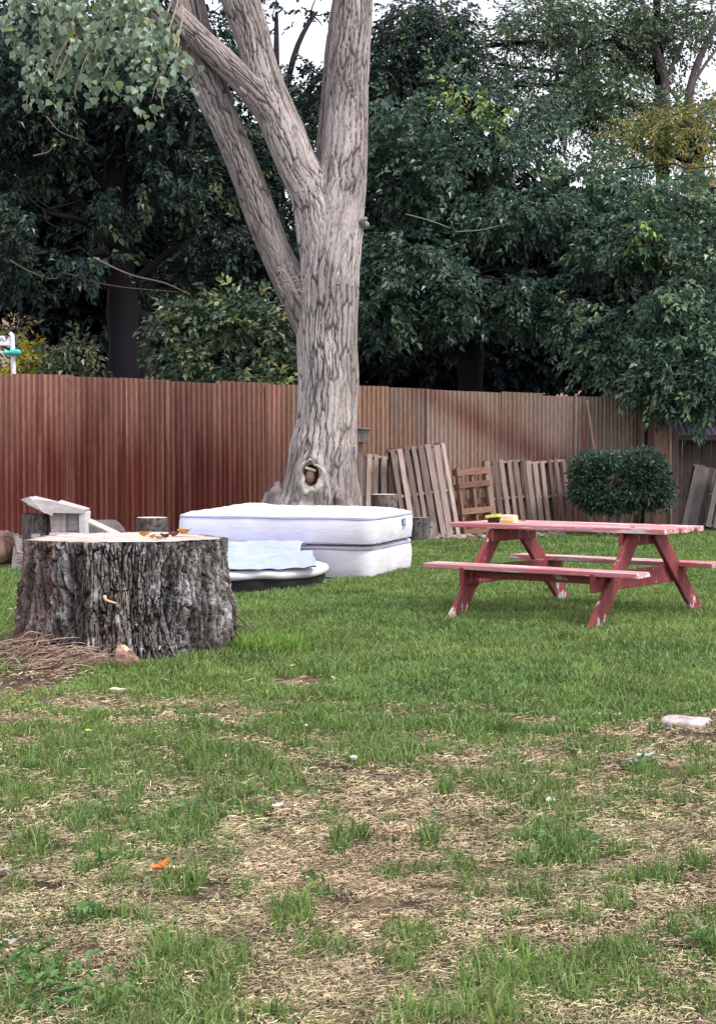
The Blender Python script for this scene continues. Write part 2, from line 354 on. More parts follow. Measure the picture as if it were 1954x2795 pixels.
def masks(x, y):
    n = fbm(x*1.3, y*.9, 1, 4); n2 = fbm(x*6+3, y*5, 4, 3)
    edge = 8.9+1.0*(fbm(x*.8+2, y*.2, 6, 3)-.5)*2
    lush = sst(edge-1.3, edge+1.5, y+1.6*(n2-.5)+1.2*(n-.5))
    g = .47+1.8*(n-.5)+1.3*(n2-.5)
    tuft = np.zeros_like(g)
    for (cx, cy), rx, ry, s in _gg:
        d = ((x-cx)/rx)**2+((y-cy)/ry)**2; tuft = np.maximum(tuft, s*np.exp(-d*1.1)*(.75+.5*n2))
    n3 = fbm(x*9+2, y*7, 7, 3); g = g-.16+.75*sst(.56, .70, n3)
    g = np.maximum(np.clip(g, 0, .85), lush*.98); g = np.maximum(g, tuft)
    bare = np.zeros_like(g)
    for (cx, cy), rx, ry, s in _bb:
        d = ((x-cx)/rx)**2+((y-cy)/ry)**2; bare = np.maximum(bare, s*np.exp(-d*1.2)*(.7+.6*n2))
    g = g*(1-np.clip(bare, 0, 1)*.95)
    # worn strip along the fence
    fy = 25.15+(x)*.51; g = g*(1-.9*sst(-1.1, -.25, y-fy+.6*(n-.5)))
    return np.clip(g, 0, 1), tuft, np.clip(bare, 0, 1), lush
xs = np.concatenate([-np.geomspace(900, 9, 26), np.arange(-8.9, 9, .06), np.geomspace(9, 900, 26)])
ys = np.concatenate([[-60, -20, -6, 0, 1.5], np.arange(2.4, 12, .04), np.arange(12, 32, .09), np.geomspace(32.2, 1800, 30)])
X, Y = np.meshgrid(xs, ys, indexing='ij'); x = X.ravel(); y = Y.ravel()
g, tf, ba, lu = masks(x, y); inn = (np.abs(x) < 9) & (y > 1) & (y < 33)
rough = fbm(x*16, y*16, 7, 3)
z = np.where(inn, hz(x, y)+(rough-.5)*.03*(1-g), 0)
c_soil = np.array([.11, .075, .055]); c_tan = np.array([.22, .17, .10]); c_pink = np.array([.28, .18, .125]); c_dark = np.array([.05, .04, .03]); c_gr = np.array([.045, .075, .025])
a = fbm(x*2.2, y*1.5, 8, 4)[:, None]; b = fbm(x*9, y*12, 9, 4)[:, None]; r_ = rough[:, None]
c = c_soil+(c_tan-c_soil)*sst(.4, .6, a); c = c+(c_pink-c)*sst(.52, .68, b)*.6
c = c+(c_dark-c)*sst(.58, .44, r_)*.85; c = c+(c_gr-c)*sst(.25, .7, g[:, None])*.9
nx, ny = len(xs), len(ys); i = np.arange(nx-1)[:, None]; j = np.arange(ny-1)[None]
Q = np.stack([i*ny+j, (i+1)*ny+j, (i+1)*ny+j+1, i*ny+j+1], -1).reshape(-1, 4)
o = mesh_np('ground', np.stack([x, y, z], 1), None, Q, c, M['soil'], smooth=True); tag(o, kind='structure')

def sample(n, y0, y1, marg=1.25, pw=1.0):
    y = y0+(y1-y0)*R.random(n)**pw; hw = (977/F)*y*marg+.25
    return R.uniform(-1, 1, n)*hw, y
def blades(x, y, z, h, wd, col, lean, seg=2):
    n = len(x); az = R.uniform(0, 2*np.pi, n); ln = lean; b = np.stack([x, y, z], 1)
    d = np.stack([np.cos(az), np.sin(az), 0*az], 1); fa = R.uniform(0, 2*np.pi, n); s = np.stack([np.cos(fa), np.sin(fa)*.6, 0*fa], 1)
    up = np.array([0, 0, 1.]); h = h[:, None]; ln = ln[:, None]; wd = wd[:, None]
    m = b+up*h*.55+d*h*ln*.3; t = b+up*h*(1-.35*ln)+d*h*ln*.95
    V = np.stack([b-s*wd*.5, b+s*wd*.5, m+s*wd*.42, m-s*wd*.42, t], 1).reshape(-1, 3)
    k = np.arange(n)*5; T = np.concatenate([np.stack([k, k+1, k+2], 1), np.stack([k, k+2, k+3], 1), np.stack([k+3, k+2, k+4], 1)])
    return V, T, np.repeat(col, 5, 0)
def grcol(n, y, x, dry=.06):
    k = R.uniform(.45, 1.5, n)[:, None]*(.6+.8*fbm(x*3.5, y*2.5, 8, 3))[:, None]; p = fbm(x*1.1, y*.8, 2, 3)[:, None]
    c = np.array([.09, .185, .042])*(1-p)+np.array([.20, .28, .07])*p; c = c*k
    m = R.random(n) < dry; c[m] = np.array([.38, .33, .16])*R.uniform(.5, 1.2, (m.sum(), 1)); 
    m = R.random(n) < .12; c[m] = np.array([.30, .40, .17])*R.uniform(.8, 1.2, (m.sum(), 1))
    return c
STUMP = (-1.548, 11.42)
def keepout(x, y):
    k = ((x-STUMP[0])**2+(y-STUMP[1])**2) > .70**2
    k &= ~((np.abs((x+.9)*.958-(y-18.2)*.287) < 1.0) & (np.abs((x+.9)*.287+(y-18.2)*.958) < .95))
    k &= ~((x > -2.4) & (x < -.32) & (y > 15.62+np.maximum(0, x+.9)*1.3) & (y < 17.6))
    return k
parts = []
def lay(n, y0, y1, hr, wr, thr, dry, lean=(.2, 1.1), pw=1., zone=None):
    x, y = sample(n, y0, y1, pw=pw); g, tf, ba, lu = masks(x, y)
    k = (R.random(n) < sst(thr[0], thr[1], g)) & keepout(x, y); x, y, g, tf, lu = x[k], y[k], g[k], tf[k], lu[k]; m = len(x)
    cl = fbm(x*3, y*3, 10, 3)
    h = R.uniform(*hr, m)*(.5+.5*g+.45*tf*(1-lu))*(.55+.9*cl)
    V, T, C = blades(x, y, hz(x, y)-.004, h, R.uniform(*wr, m), grcol(m, y, x, dry), R.uniform(*lean, m)); parts.append((V, T, C))
lay(230000, 3.7, 9.6, (.025, .055), (.003, .0055), (.12, .85), .22, (.3, 1.4))
lay(90000, 3.7, 9.6, (.06, .11), (.003, .0055), (.6, .95), .05, (.2, 1.0))
lay(250000, 8.2, 15, (.04, .095), (.005, .008), (.2, .8), .04)
lay(210000, 15, 21, (.05, .08), (.006, .010), (.2, .8), .03)
lay(110000, 21, 27.5, (.05, .08), (.008, .014), (.2, .8), .03)
# lusher rim round the stump and the table feet
for (cx, cy, r0, r1, n, hh) in [(STUMP[0], STUMP[1], .66, .95, 3000, .08), (1.7, 13.7, .0, 1.6, 9000, .09), (-.62, 11.3, .0, .28, 2500, .17), (-1.0, 10.9, .0, .25, 1200, .10)]:
    th = R.uniform(0, 2*np.pi, n); rr = np.sqrt(R.uniform(r0*r0, r1*r1, n)); x = cx+rr*np.cos(th); y = cy+rr*np.sin(th)
    k = keepout(x, y) & ~((x < -1.15) & (y < 12)); x, y = x[k], y[k]; m = len(x)
    parts.append(blades(x, y, hz(x, y)-.004, R.uniform(.4, 1, m)*hh, R.uniform(.005, .008, m), grcol(m, y, x, .05)*(np.array([1.25, 1.35, .9]) if hh > .15 else 1.15), R.uniform(.1, 1., m)))
# small broad-leaved weeds
for u, v, n, r_ in [(1270, 1905, 90, .10), (1215, 1885, 40, .05), (430, 1830, 24, .05), (190, 2080, 26, .05), (1440, 1725, 30, .06), (60, 2190, 120, .16), (150, 2260, 120, .16), (1590, 2130, 40, .06), (880, 1560, 60, .25), (1540, 1500, 60, .3), (700, 1990, 14, .04), (240, 1955, 14, .03), (1000, 1560, 50, .25)]:
    p = G(u, v); x = p[0]+R.normal(0, r_*.6, n); y = p[1]+R.normal(0, r_*.7, n); D = unit(n); D[:, 2] = np.abs(D[:, 2])*.6+.2
    parts.append(leaves_np(np.column_stack([x, y, hz(x, y)+.012+R.random(n)*.03]), D, np.tile([0, -.3, 1.], (n, 1))+unit(n)*.3, R.uniform(.02, .05, n), R.uniform(.010, .022, n), np.array([.10, .19, .06])*R.uniform(.5, 1.6, (n, 1)), .45, .2, .3))
def joinp(ps):
    n = 0; VV = []; TT = []; CC = []
    for V, T, C in ps: VV.append(V); TT.append(T+n); CC.append(C); n += len(V)
    return np.vstack(VV), np.vstack(TT), np.vstack(CC)
V, T, C = joinp(parts); o = mesh_np('grass', V, T, None, C, M['grass']); tag(o, 'short green lawn grass growing in patches and tufts', 'grass', kind='stuff')

# dead straw and litter lying on the worn lawn
def straws(n, y0, y1, l, wd, pal, lift=.03, dens=True):
    x, y = sample(n, y0, y1); g, tf, ba, lu = masks(x, y)
    cl = fbm(x*4, y*6, 6, 3)
    k = (R.random(n) < (1-.8*g)*(1-.85*lu*(1-ba))*sst(.3, .6, cl+.12)) & keepout(x, y); x, y = x[k], y[k]; m = len(x)
    az = R.uniform(0, 2*np.pi, m); d = np.stack([np.cos(az), np.sin(az)], 1); L = R.uniform(*l, m)
    z = hz(x, y)+.003+R.random(m)**2*lift; e = R.normal(0, .25, m); bw = R.uniform(-.35, .35, m)[:, None]*L[:, None]
    s = np.stack([-d[:, 1], d[:, 0]], 1); w_ = R.uniform(*wd, m)[:, None]; P = np.stack([x, y], 1)
    tl = R.normal(0, .22, m)*L
    rows = []
    for t, hh in ((0, 0), (.35, .5), (.7, .8), (1, .1)):
        q = P+d*(L*t)[:, None]+s*bw*math.sin(t*3.1)*.5; zz = (z+tl*t*.6+hh*np.abs(e)*L*.35)
        zz = np.maximum(zz, hz(q[:, 0], q[:, 1])+.001)
        ww = w_*(1 if t < 1 else .4)
        rows += [np.column_stack([q-s*ww*.5, zz]), np.column_stack([q+s*ww*.5, zz+w_[:, 0]*.35])]
    V = np.stack(rows, 1).reshape(-1, 3); b = np.arange(m)*8
    T = np.concatenate([f for q in (0, 2, 4) for f in (np.stack([b+q, b+q+1, b+q+3], 1), np.stack([b+q, b+q+3, b+q+2], 1))])
    a = fbm(x*1.6+4, y*1.3, 5, 3)
    pi = np.clip((a-.3)*2.5*len(pal)*.5+R.uniform(0, len(pal)*.75, m)-.3, 0, len(pal)-1).astype(int)
    c = np.array(pal)[pi]*R.uniform(.35, 1.25, (m, 1))*(.25+1.5*fbm(x*9, y*11, 2, 3))[:, None]
    return V, T, np.repeat(c, 8, 0)
PAL = [(.20, .24, .10), (.36, .37, .17), (.52, .46, .26), (.68, .58, .38), (.44, .38, .22), (.60, .48, .29), (.62, .43, .31), (.12, .09, .06), (.54, .42, .27)]
ps = [straws(230000, 3.7, 6.2, (.008, .032), (.0012, .003), PAL, .022), straws(190000, 6, 9.8, (.012, .042), (.0018, .0042), PAL, .022), straws(25000, 9.6, 16, (.03, .07), (.005, .008), PAL), straws(14000, 22, 27.5, (.04, .09), (.008, .014), PAL)]
V, T, C = joinp(ps); o = mesh_np('dead_grass', V, T, None, C, M['straw']); tag(o, 'dry straw-coloured dead grass and litter on the worn ground', 'dead grass', kind='stuff')

# ================================================================== HILLS
xs = np.linspace(-160, 160, 90); rr = np.linspace(0, 1, 14); VV = []
for t in rr:
    top = 26+9*fbm(xs*.03, xs*0+2, 2, 4)+4*fbm(xs*.2, xs*0+7, 3, 3)
    VV.append(np.column_stack([xs, 150+110*t+6*fbm(xs*.05, t*4+xs*0, 4), -1+(top)*sst(0, 1, t)]))
V = np.vstack(VV); n = len(xs); i = np.arange(13)[:, None]; j = np.arange(n-1)[None]
Q = np.stack([i*n+j, i*n+j+1, (i+1)*n+j+1, (i+1)*n+j], -1).reshape(-1, 4)
k = fbm(V[:, 0]*.08, V[:, 2]*.3, 5, 4)[:, None]
o = mesh_np('hills', V, None, Q, np.array([.30, .19, .16])*k+np.array([.20, .18, .11])*(1-k), M['soil'], smooth=True); tag(o, kind='structure')

# ================================================================== CORRUGATED FENCE
FA = np.array([-4.74, 22.8]); FB = np.array([4.46, 27.5]); FD = (FB-FA)/np.linalg.norm(FB-FA); FN = np.array([FD[1], -FD[0]])   # FN points to the viewer
FL = np.linalg.norm(FB-FA)
def fp(s, off=0.): p = FA+FD*s+FN*off; return p
def s_at(u):                                            # run along the fence seen at column u
    a = (u*K-977)/F; return (FA[0]-a*FA[1])/(a*FD[1]-FD[0])
fr = empty('corrugated_fence', (*fp(FL/2), 0), label='tall fence of rusty red-brown corrugated iron sheets running behind the tree', cat='fence')
fo = np.array([*fp(FL/2), 0])
seams = [s_at(u) for u in (-420, -290, -160, -60, 30, 160, 276, 377, 492, 600, 700, 803, 866, 960, 1060, 1128, 1210, 1290, 1352, 1432, 1466)]
for q in range(len(seams)-1):
    s0, s1 = seams[q]-.04, seams[q+1]+.04; n = int((s1-s0)/.0095); s = np.linspace(s0, s1, n)
    um = (q+.5); top = 2.27-.18*np.clip((s-0)/FL, -.4, 1.1)+R.normal(0, .013)+.012*np.sin(s*1.3)
    if q == len(seams)-2: top = top-.09
    zt = np.linspace(0, 1, 50); S, Z = np.meshgrid(s, zt, indexing='ij'); TOP = top[:, None]+0*Z
    off = .0145*np.sin(S*2*np.pi/.076)+(.014 if q % 2 else 0)+.02*(fbm(S*.6, Z*1.5, q % 5, 3)-.5)+.006*np.sin(Z*3+q)
    tilt = rnd.uniform(-.01, .01)
    P = FA[None, None]+FD*S[..., None]+FN*(off+tilt*Z)[..., None]
    zz = -.05+(TOP+.05)*Z; zz = zz+0
    Vx = np.dstack([P[..., 0], P[..., 1], zz]).reshape(-1, 3)
    nr = len(zt); i = np.arange(n-1)[:, None]; j = np.arange(nr-1)[None]
    Q = np.stack([i*nr+j, (i+1)*nr+j, (i+1)*nr+j+1, i*nr+j+1], -1).reshape(-1, 4)
    # colour: how far along (left red, right grey brown), faded top, rust streaks down single ribs
    u = np.interp(S, [s_at(0), s_at(400), s_at(800), s_at(1150), s_at(1430)], [0, .05, .45, .8, 1])
    rib = vn(S/.038, Z*.7, q % 4)[..., None]; st = fbm(S*11, Z*2.2, 3+q % 3, 4)[..., None]; big = fbm(S*1.6, Z*1.7+q, 6, 3)[..., None]
    red = np.array([.105, .021, .015]); pale = np.array([.31, .155, .12]); grey = np.array([.26, .19, .155]); orange = np.array([.27, .15, .095]); dkr = np.array([.14, .05, .042])
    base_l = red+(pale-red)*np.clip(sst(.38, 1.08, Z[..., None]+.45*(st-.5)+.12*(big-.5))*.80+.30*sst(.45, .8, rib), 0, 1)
    mixo = sst(.4, .6, big+.25*(st-.5))
    base_r = grey+(orange-grey)*mixo*np.clip(1.6-1.7*u[..., None], 0, 1)
    base_r = base_r*(.82+.4*rib)
    # rust swathe falling to the right
    uu = (S-s_at(930))/(s_at(1300)-s_at(930)); line = 1.02-.62*uu; bd = np.exp(-((Z-line)/(.10+.05*uu))**2)*sst(-.15, .15, uu)*sst(1.25, .95, uu)
    bd2 = sst(.55, .0, Z-line)*0
    base_r = base_r+(dkr-base_r)*np.clip(bd*.75*(.4+1.1*st[..., 0]), 0, 1)[..., None]
    low = sst(.5, .1, Z)*sst(s_at(1000), s_at(1250), S); base_r = base_r+(dkr*1.2-base_r)*(low*.6)[..., None]
    c = base_l+(base_r-base_l)*sst(.12, .5, u+.12*(big[..., 0]-.5))[..., None]
    tone = [1, .88, 1.08, .95, 1.05, .85, 1.1][q % 7]
    edge = np.exp(-((S-s0-.03)/.02)**2)[..., None]; ph = (.5+.5*np.sin(S*2*np.pi/.076+.4))[..., None]; c = c*((.62+.62*ph*(.6+.8*st))*(1-.45*u[..., None])+.92*.45*u[..., None]); c = c*tone*(1+.35*edge)  # ph paints light and shade of the corrugations into the colour
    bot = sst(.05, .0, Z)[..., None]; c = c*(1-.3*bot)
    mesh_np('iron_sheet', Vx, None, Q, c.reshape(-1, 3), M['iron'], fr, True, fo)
for s in (s_at(30), s_at(377), s_at(820), s_at(1128), s_at(1425)):
    mb = MB(); p = fp(s, -.11); mb.plank((*p, -.1), (*p, 1.9), .09, .09, (0, 1, 0), (.12, .09, .08)); mb.build('post', M['wood'], fr, fo)
mb = MB()
for zz in (.5, 1.5): a_, b_ = fp(seams[0], -.055), fp(seams[-2], -.055); mb.plank((*a_, zz), (*b_, zz), .05, .03, (0, 0, 1), (.13, .1, .09))
mb.build('rail', M['wood'], fr, fo)

# ================================================================== THE BIG TREE
TY = 22.8
def limb(pts, rads, seg, step=.016, crack=1., seed=0, ybase=TY, shape=None, tone=1.):
    """pts: (u,v,y) as shown; rads in shown pixels"""
    P = np.array([W(u, v, y) for u, v, y in pts]); r = np.array([r_*PM(p[2]) for r_, p in zip(rads, pts)])
    ln = np.linalg.norm(np.diff(P, axis=0), axis=1).sum(); n = int(ln/step)
    C = catmull(P, n); rr = catmull(np.column_stack([r, r, r]), n)[:, 0]
    V, Q, th, al = tube_np(C, rr, seg)
    return barkify(V, Q, C, rr, seg, th, al, crack, seed, shape, tone)
def barkify(V, Q, C, rr, seg, th, al, crack, seed, shape, tone, cell=(.075, .55), deep=.028, pal=None):
    ctr = np.repeat(C, seg, 0); rad = np.repeat(rr, seg); out = V-ctr; out /= np.linalg.norm(out, axis=1)[:, None]+1e-9
    R0 = rr.mean(); a = (th+math.pi*.0)*R0
    wx = (fbm(a*6+seed, al*2.0, 2+seed % 3, 3)-.5)*.075; wy = (fbm(a*5, al*3+seed, 4, 3)-.5)*.14
    f1, e, idc = voro((a+wx)/cell[0]+seed*7.3, (al+wy)/cell[1]+seed, 1+seed % 4)
    f1b, e2, _ = voro((a+wx)/cell[0]*1.9+3, (al+wy)/cell[1]*1.5, 5)
    cr = np.clip(1-e/.15, 0, 1)**.9; cr2 = np.clip(1-e2/.10, 0, 1)*.7
    ln_ = (a+wx*.9+.012*(fbm(a*3, al*6, 3, 3)-.5)*7)/.082; li = np.floor(ln_); fr__ = np.abs(ln_-li-.5)*2; on = sst(.32, .46, fbm(li*3.7+seed, al*2.3, 5, 2)); cl = np.clip(1-(1-fr__)/.26, 0, 1)*on
    cr = np.maximum(cr*.75, cl)
    keep = sst(.25, .45, fbm(a*3+seed, al*1.5, 8, 3)); cr = cr*(.5+.5*keep)
    lump = (fbm(a*2.2+seed*3, al*1.3, 9, 3)-.5)
    d = -deep*crack*cr-.004*crack*cr2+rad*.10*lump+.006*(idc-.5)
    if shape is not None: d = d+shape(V, th, al, ctr)
    V2 = V+out*d[:, None]
    if pal is None: pal = ((.49, .43, .415), (.33, .285, .275), (.024, .018, .017))
    A, B, D = [np.array(q) for q in pal]
    big = sst(.35, .65, fbm(a*2.5, al*1.1+seed, 6, 3))[:, None]; fine = fbm(a*26, al*9, 7, 3)[:, None]
    c = (A*big+B*(1-big))*(.80+.32*idc[:, None])*(.82+.36*fine)*tone
    c = c+(D-c)*np.clip(cr*1.15+cr2*.25, 0, 1)[:, None]
    return V2, Q, c
tr0 = W(722, 1150, TY); torg = np.array([tr0[0], TY, 0.])
tree = empty('cottonwood_tree', torg, label='big grey-barked forked tree with a hollow knot at its foot', cat='tree')
KN = W(697, 1066, TY-.55)
def tshape(V, th, al, ctr):
    z = V[:, 2]; hgt = z
    fl = sst(1.25, .1, z); x = V[:, 0]-ctr[:, 0]; y = V[:, 1]-ctr[:, 1]
    ang = np.arctan2(y, x)                               # 0 right, pi left, -pi/2 front
    d = fl**1.8*(.34*np.maximum(0, -np.cos(ang))-.09*np.maximum(0, np.cos(ang))+.03+.07*np.cos(ang*5+1.0)+.04*np.cos(ang*9))
    d = d+fl*.07*(fbm(ang*3+9, z*4, 3, 3)-.5)*2
    dx = (V[:, 0]-KN[0])/.130; dz = (z-KN[2])/.185; rr = np.sqrt(dx*dx+dz*dz); front = (y < 0)
    d = d-np.where(front, .17*sst(.80, .60, rr), 0)+np.where(front, .045*np.exp(-((rr-1.25)/.35)**2), 0)
    return d
V1 = []; 
tpts = [(722, 1235, TY), (722, 1140, TY), (722, 1050, TY), (726, 1000, TY), (732, 950, TY), (735, 850, TY), (733, 760, TY), (737, 650, TY), (737, 580, TY), (737, 530, TY), (737, 470, TY), (737, 400, TY)]
trad = [92, 84, 78, 75, 68, 67.5, 68, 66, 64, 56, 34, 8]
V, Q, c = limb(tpts, trad, 240, .014, 1.1, 1, shape=tshape)
# the knot: pale rim and brown hollow
dx = (V[:, 0]-KN[0])/.130; dz = (V[:, 2]-KN[2])/.185; rr = np.sqrt(dx*dx+dz*dz)+.25*(fbm(V[:, 0]*14, V[:, 2]*14, 2, 3)-.5); fr_ = V[:, 1] < TY-.15
hol = (fr_ & (rr < .78))[:, None]; pr_ = fr_ & (rr < 1.9+.5*(dz < 0)) & (V[:, 2] > .15); wk = (np.clip(1-(rr-1.2)/.7, 0, 1)*pr_*sst(.35, .6, fbm(V[:, 0]*9, V[:, 2]*9, 5, 3)+.15))[:, None]; c = c+(np.array([.46, .40, .38])*(.6+.8*fbm(V[:, 0]*25, V[:, 2]*12, 3, 3))[:, None]-c)*wk
c = np.where(hol, np.array([.16, .085, .05])*(.4+1.2*fbm(V[:, 0]*30, V[:, 2]*18, 4, 3))[:, None], c)
mb = MB(); mb.add(V, Q, None, c)
LIMBS = [  # last value is bark tone, lowered for the shaded left and rear limbs
 # mid limb
 ([(735, 640, TY+.02), (728, 530, TY+.02), (705, 440, TY+.02), (668, 370, TY), (640, 300, TY-.02), (610, 230, TY-.02), (583, 150, TY), (566, 80, TY+.02), (540, 0, TY+.05), (512, -90, TY+.1)], [54, 62, 54, 46, 46, 44, 40, 39, 42, 38], 2, 1),
 # right limb
 ([(740, 640, TY), (748, 530, TY), (762, 440, TY), (771, 360, TY), (775, 280, TY), (779, 180, TY), (787, 90, TY), (794, 0, TY), (802, -100, TY)], [60, 63, 57, 52, 49, 46, 44, 41, 38], 3, 1.04),
 # darker limb behind the right one
 ([(745, 430, TY+.35), (738, 350, TY+.4), (745, 250, TY+.5), (756, 120, TY+.6), (772, 0, TY+.7), (782, -90, TY+.8)], [34, 30, 28, 28, 26, 24], 4, .72),
 # arm crossing to the left
 ([(640, 300, TY-.02), (592, 232, TY-.10), (545, 180, TY-.14), (500, 135, TY-.17), (450, 88, TY-.2), (408, 45, TY-.22), (392, 30, TY-.24)], [40, 34, 29, 28, 27, 25, 24], 5, 1.02),
 # long leaning left limb
 ([(715, 770, TY+.05), (672, 668, TY+.05), (630, 590, TY+.05), (593, 500, TY+.05), (556, 400, TY+.05), (515, 300, TY+.06), (470, 200, TY+.1), (440, 130, TY+.12), (420, 60, TY+.16), (408, 0, TY+.2), (395, -80, TY+.3)], [42, 42, 36, 36, 35, 34, 37, 30, 26, 25, 24], 6, .80),
 # limb behind, going up
 ([(500, 240, TY+.25), (470, 150, TY+.35), (455, 90, TY+.4), (440, 30, TY+.45), (425, -70, TY+.5)], [28, 27, 26, 25, 24], 7, .7),
 # limb behind the hanging leaves
 ([(440, 170, TY+.1), (405, 110, TY+.05), (360, 50, TY-.2), (315, 0, TY-.5), (260, -60, TY-.9)], [26, 23, 22, 21, 20], 8, .75)]
for pts, rads, seed, tone in LIMBS:
    V, Q, c = limb(pts, rads, 130, .016, .9, seed, tone=tone); mb.add(V, Q, None, c)
# small broken stubs
for u, v, y, du, dv, r_ in [(812, 495, TY-.2, 10, -6, 7), (545, 205, TY-.3, -8, -9, 6)]:
    mb.tube(catmull([W(u+8, v+10, y+.1), W(u, v, y), W(u+du, v+dv, y-.03)], 8), np.linspace(r_*PM(y)*1.3, r_*PM(y)*.5, 8), 10, (.3, .26, .25))
mb.build('trunk', M['bark'], tree, torg, True)
# pale healed rim round the knot, with a splinter of wood inside
th = np.linspace(0, 2*np.pi, 49)[:-1]; VV = []
for t in th:
    k = 1+.12*math.sin(3*t+1)+.1*math.sin(5*t)+.06*math.sin(9*t); cx = KN[0]+.132*k*math.cos(t)*(1.0 if math.sin(t) > 0 else 1.12); cz = KN[2]+.188*k*math.sin(t)-(.02 if math.sin(t) < 0 else 0)
    th_ = .026+.012*math.sin(2*t+2)+(.024*max(0, -math.sin(t)))
    for q in range(8):
        b_ = q/8*2*math.pi; yy = -.024*math.sin(b_)
        VV.append([cx+math.cos(t)*th_*math.cos(b_), TY-.50-.10*(1-abs(cx-KN[0])/.2)*0-.03*math.sin(7*t)*.3+yy, cz+math.sin(t)*th_*math.cos(b_)])
VV = np.array(VV); n = 48
def knot_y():                                            # seat the rim on the trunk surface
    P = np.vstack(mb.V[:1]); f = P[P[:, 1] < TY]
    for i in range(n):
        s = slice(i*8, i*8+8); cc = VV[s].mean(0); d = np.hypot(f[:, 0]-cc[0]-.03*math.cos(th[i]), f[:, 2]-cc[2]-.03*math.sin(th[i])); VV[s, 1] += f[d.argmin(), 1]-cc[1]+.0
knot_y(); ys_ = np.array([VV[i*8:i*8+8, 1].mean() for i in range(n)]); sm = np.convolve(np.concatenate([ys_[-3:], ys_, ys_[:3]]), np.ones(7)/7, 'valid')
for i in range(n): VV[i*8:i*8+8, 1] += sm[i]-ys_[i]
i = np.arange(n)[:, None]; j = np.arange(8)[None]; Q = np.stack([i*8+j, ((i+1) % n)*8+j, ((i+1) % n)*8+(j+1) % 8, i*8+(j+1) % 8], -1).reshape(-1, 4)
k = fbm(VV[:, 0]*20, VV[:, 2]*20, 3, 3)[:, None]
kn = mesh_np('knot_rim', VV, None, Q, np.array([.50, .44, .41])*(.35+1.1*k), M['bark'], tree, True, torg)
m2 = MB(); ky = sm.mean(); m2.plank((KN[0]-.07, ky+.02, KN[2]+.10), (KN[0]+.06, ky+.01, KN[2]+.06), .03, .03, (0, 1, 0), (.62, .5, .42), ragged=.01)
m2.tube(catmull([(KN[0]-.02, ky+.12, KN[2]-.10), (KN[0]-.01, ky+.06, KN[2]+.0), (KN[0], ky+.10, KN[2]+.09)], 8), [.03, .05, .06, .06, .055, .05, .04, .03], 10, (.30, .2, .15))
m2.build('wood_splinter', M['wood'], kn, None); bpy.data.objects['wood_splinter'].location = [-float(q) for q in torg]
# root burls at the foot
for u, v, y, r_ in [(600, 1120, TY-.05, 16), (622, 1098, TY-.2, 18), (636, 1130, TY-.3, 15), (780, 1135, TY-.35, 20), (760, 1110, TY-.5, 12), (590, 1140, TY-.2, 14)]:
    P = W(u, v, y); mb = MB()
    pts = catmull([P+[0, .1, .06], P, P+[(-.03 if u < 700 else .03), -.03, -.12], P+[(-.08 if u < 700 else .06), -.05, -P[2]]], 14)
    V, Q, a_, l_ = tube_np(pts, np.linspace(.6, 1.25, 14)*r_*PM(y)*.9, 24)
    V = V+(fbm(V[:, 0]*15, V[:, 2]*15, 3, 3)-.5)[:, None]*.05*np.array([1, 1, .3]); k = fbm(V[:, 0]*22, V[:, 2]*22, 5, 3)[:, None]
    mb.add(V, Q, None, np.array([.24, .2, .195])*(.3+1.4*k))
    mb.build('root_burl', M['bark'], tree, torg, True)
# tangle of dry vine in the fork of the left limb
mb = MB()
for q in range(16):
    a_ = W(rnd.uniform(625, 690), rnd.uniform(610, 690), TY-.42+rnd.random()*.06); pts = [a_]
    for _ in range(4): pts.append(pts[-1]+np.array([rnd.uniform(-.09, .09), rnd.uniform(-.02, .02), rnd.uniform(-.10, .12)]))
    mb.tube(catmull(pts, 14), .0045, 4, (.36, .31, .3))
mb.build('dry_vine', M['wood'], tree, torg, True)
# hanging leaves in the upper left, nearer the viewer
hang = []; tw = MB()
sprs = [(40, 20, 150), (110, 10, 150), (180, 30, 170), (250, 25, 170), (320, 40, 170), (375, 80, 150), (90, 70, 80), (150, 90, 90), (215, 110, 110), (270, 95, 110), (330, 120, 120), (372, 150, 90), (130, 130, 70), (185, 150, 90), (240, 160, 70), (350, 190, 70), (365, 215, 40),
        (90, 195, 60), (65, 205, 34), (125, 185, 30), (110, 150, 50), (170, 195, 30), (10, 60, 60), (30, -20, 150), (120, -30, 150), (200, -20, 150), (300, -30, 170), (300, 75, 80)]
hy = 17.5
for u, v, n in sprs:
    c_ = W(u, v, hy); m = PM(hy); n = int(n*.50); k0 = max(2, n//11); cc0 = c_+R.normal(size=(k0, 3))*np.array([27*m, .30, 22*m]); P = cc0[R.integers(0, k0, n)]+R.normal(size=(n, 3))*np.array([.05, .05, .075]); hang.append(P)
    st = W(u+40+rnd.uniform(-20, 20), v-130, hy+.4); tw.tube(catmull([st, (st+c_)/2+[0.05, 0, .05], c_, c_+np.array([rnd.uniform(-.05, .02), 0, -.14])], 12), np.linspace(.012, .004, 12), 5, (.35, .3, .24))
P = np.vstack(hang); n = len(P)
D = np.tile([-.1, -.15, -1.], (n, 1))+unit(n)*.6; Nn = np.tile([.0, -1., .45], (n, 1))+unit(n)*.75
cc = np.array([.15, .215, .14])*R.uniform(.4, 1.8, (n, 1)); yl = R.random(n) < .06; cc[yl] = [.28, .33, .12]
D /= np.linalg.norm(D, axis=1)[:, None]; S_ = np.cross(D, Nn); S_ /= np.linalg.norm(S_, axis=1)[:, None]; U_ = np.cross(S_, D); L_ = R.uniform(.05, .105, n)[:, None]
LP = [(0, 0, 0), (.10, .30, .04), (.30, .48, .08), (.58, .30, .03), (1.0, 0, -.12), (.58, -.30, .03), (.30, -.48, .08), (.10, -.30, .04)]; bend = R.normal(0, .15, (n, 1))
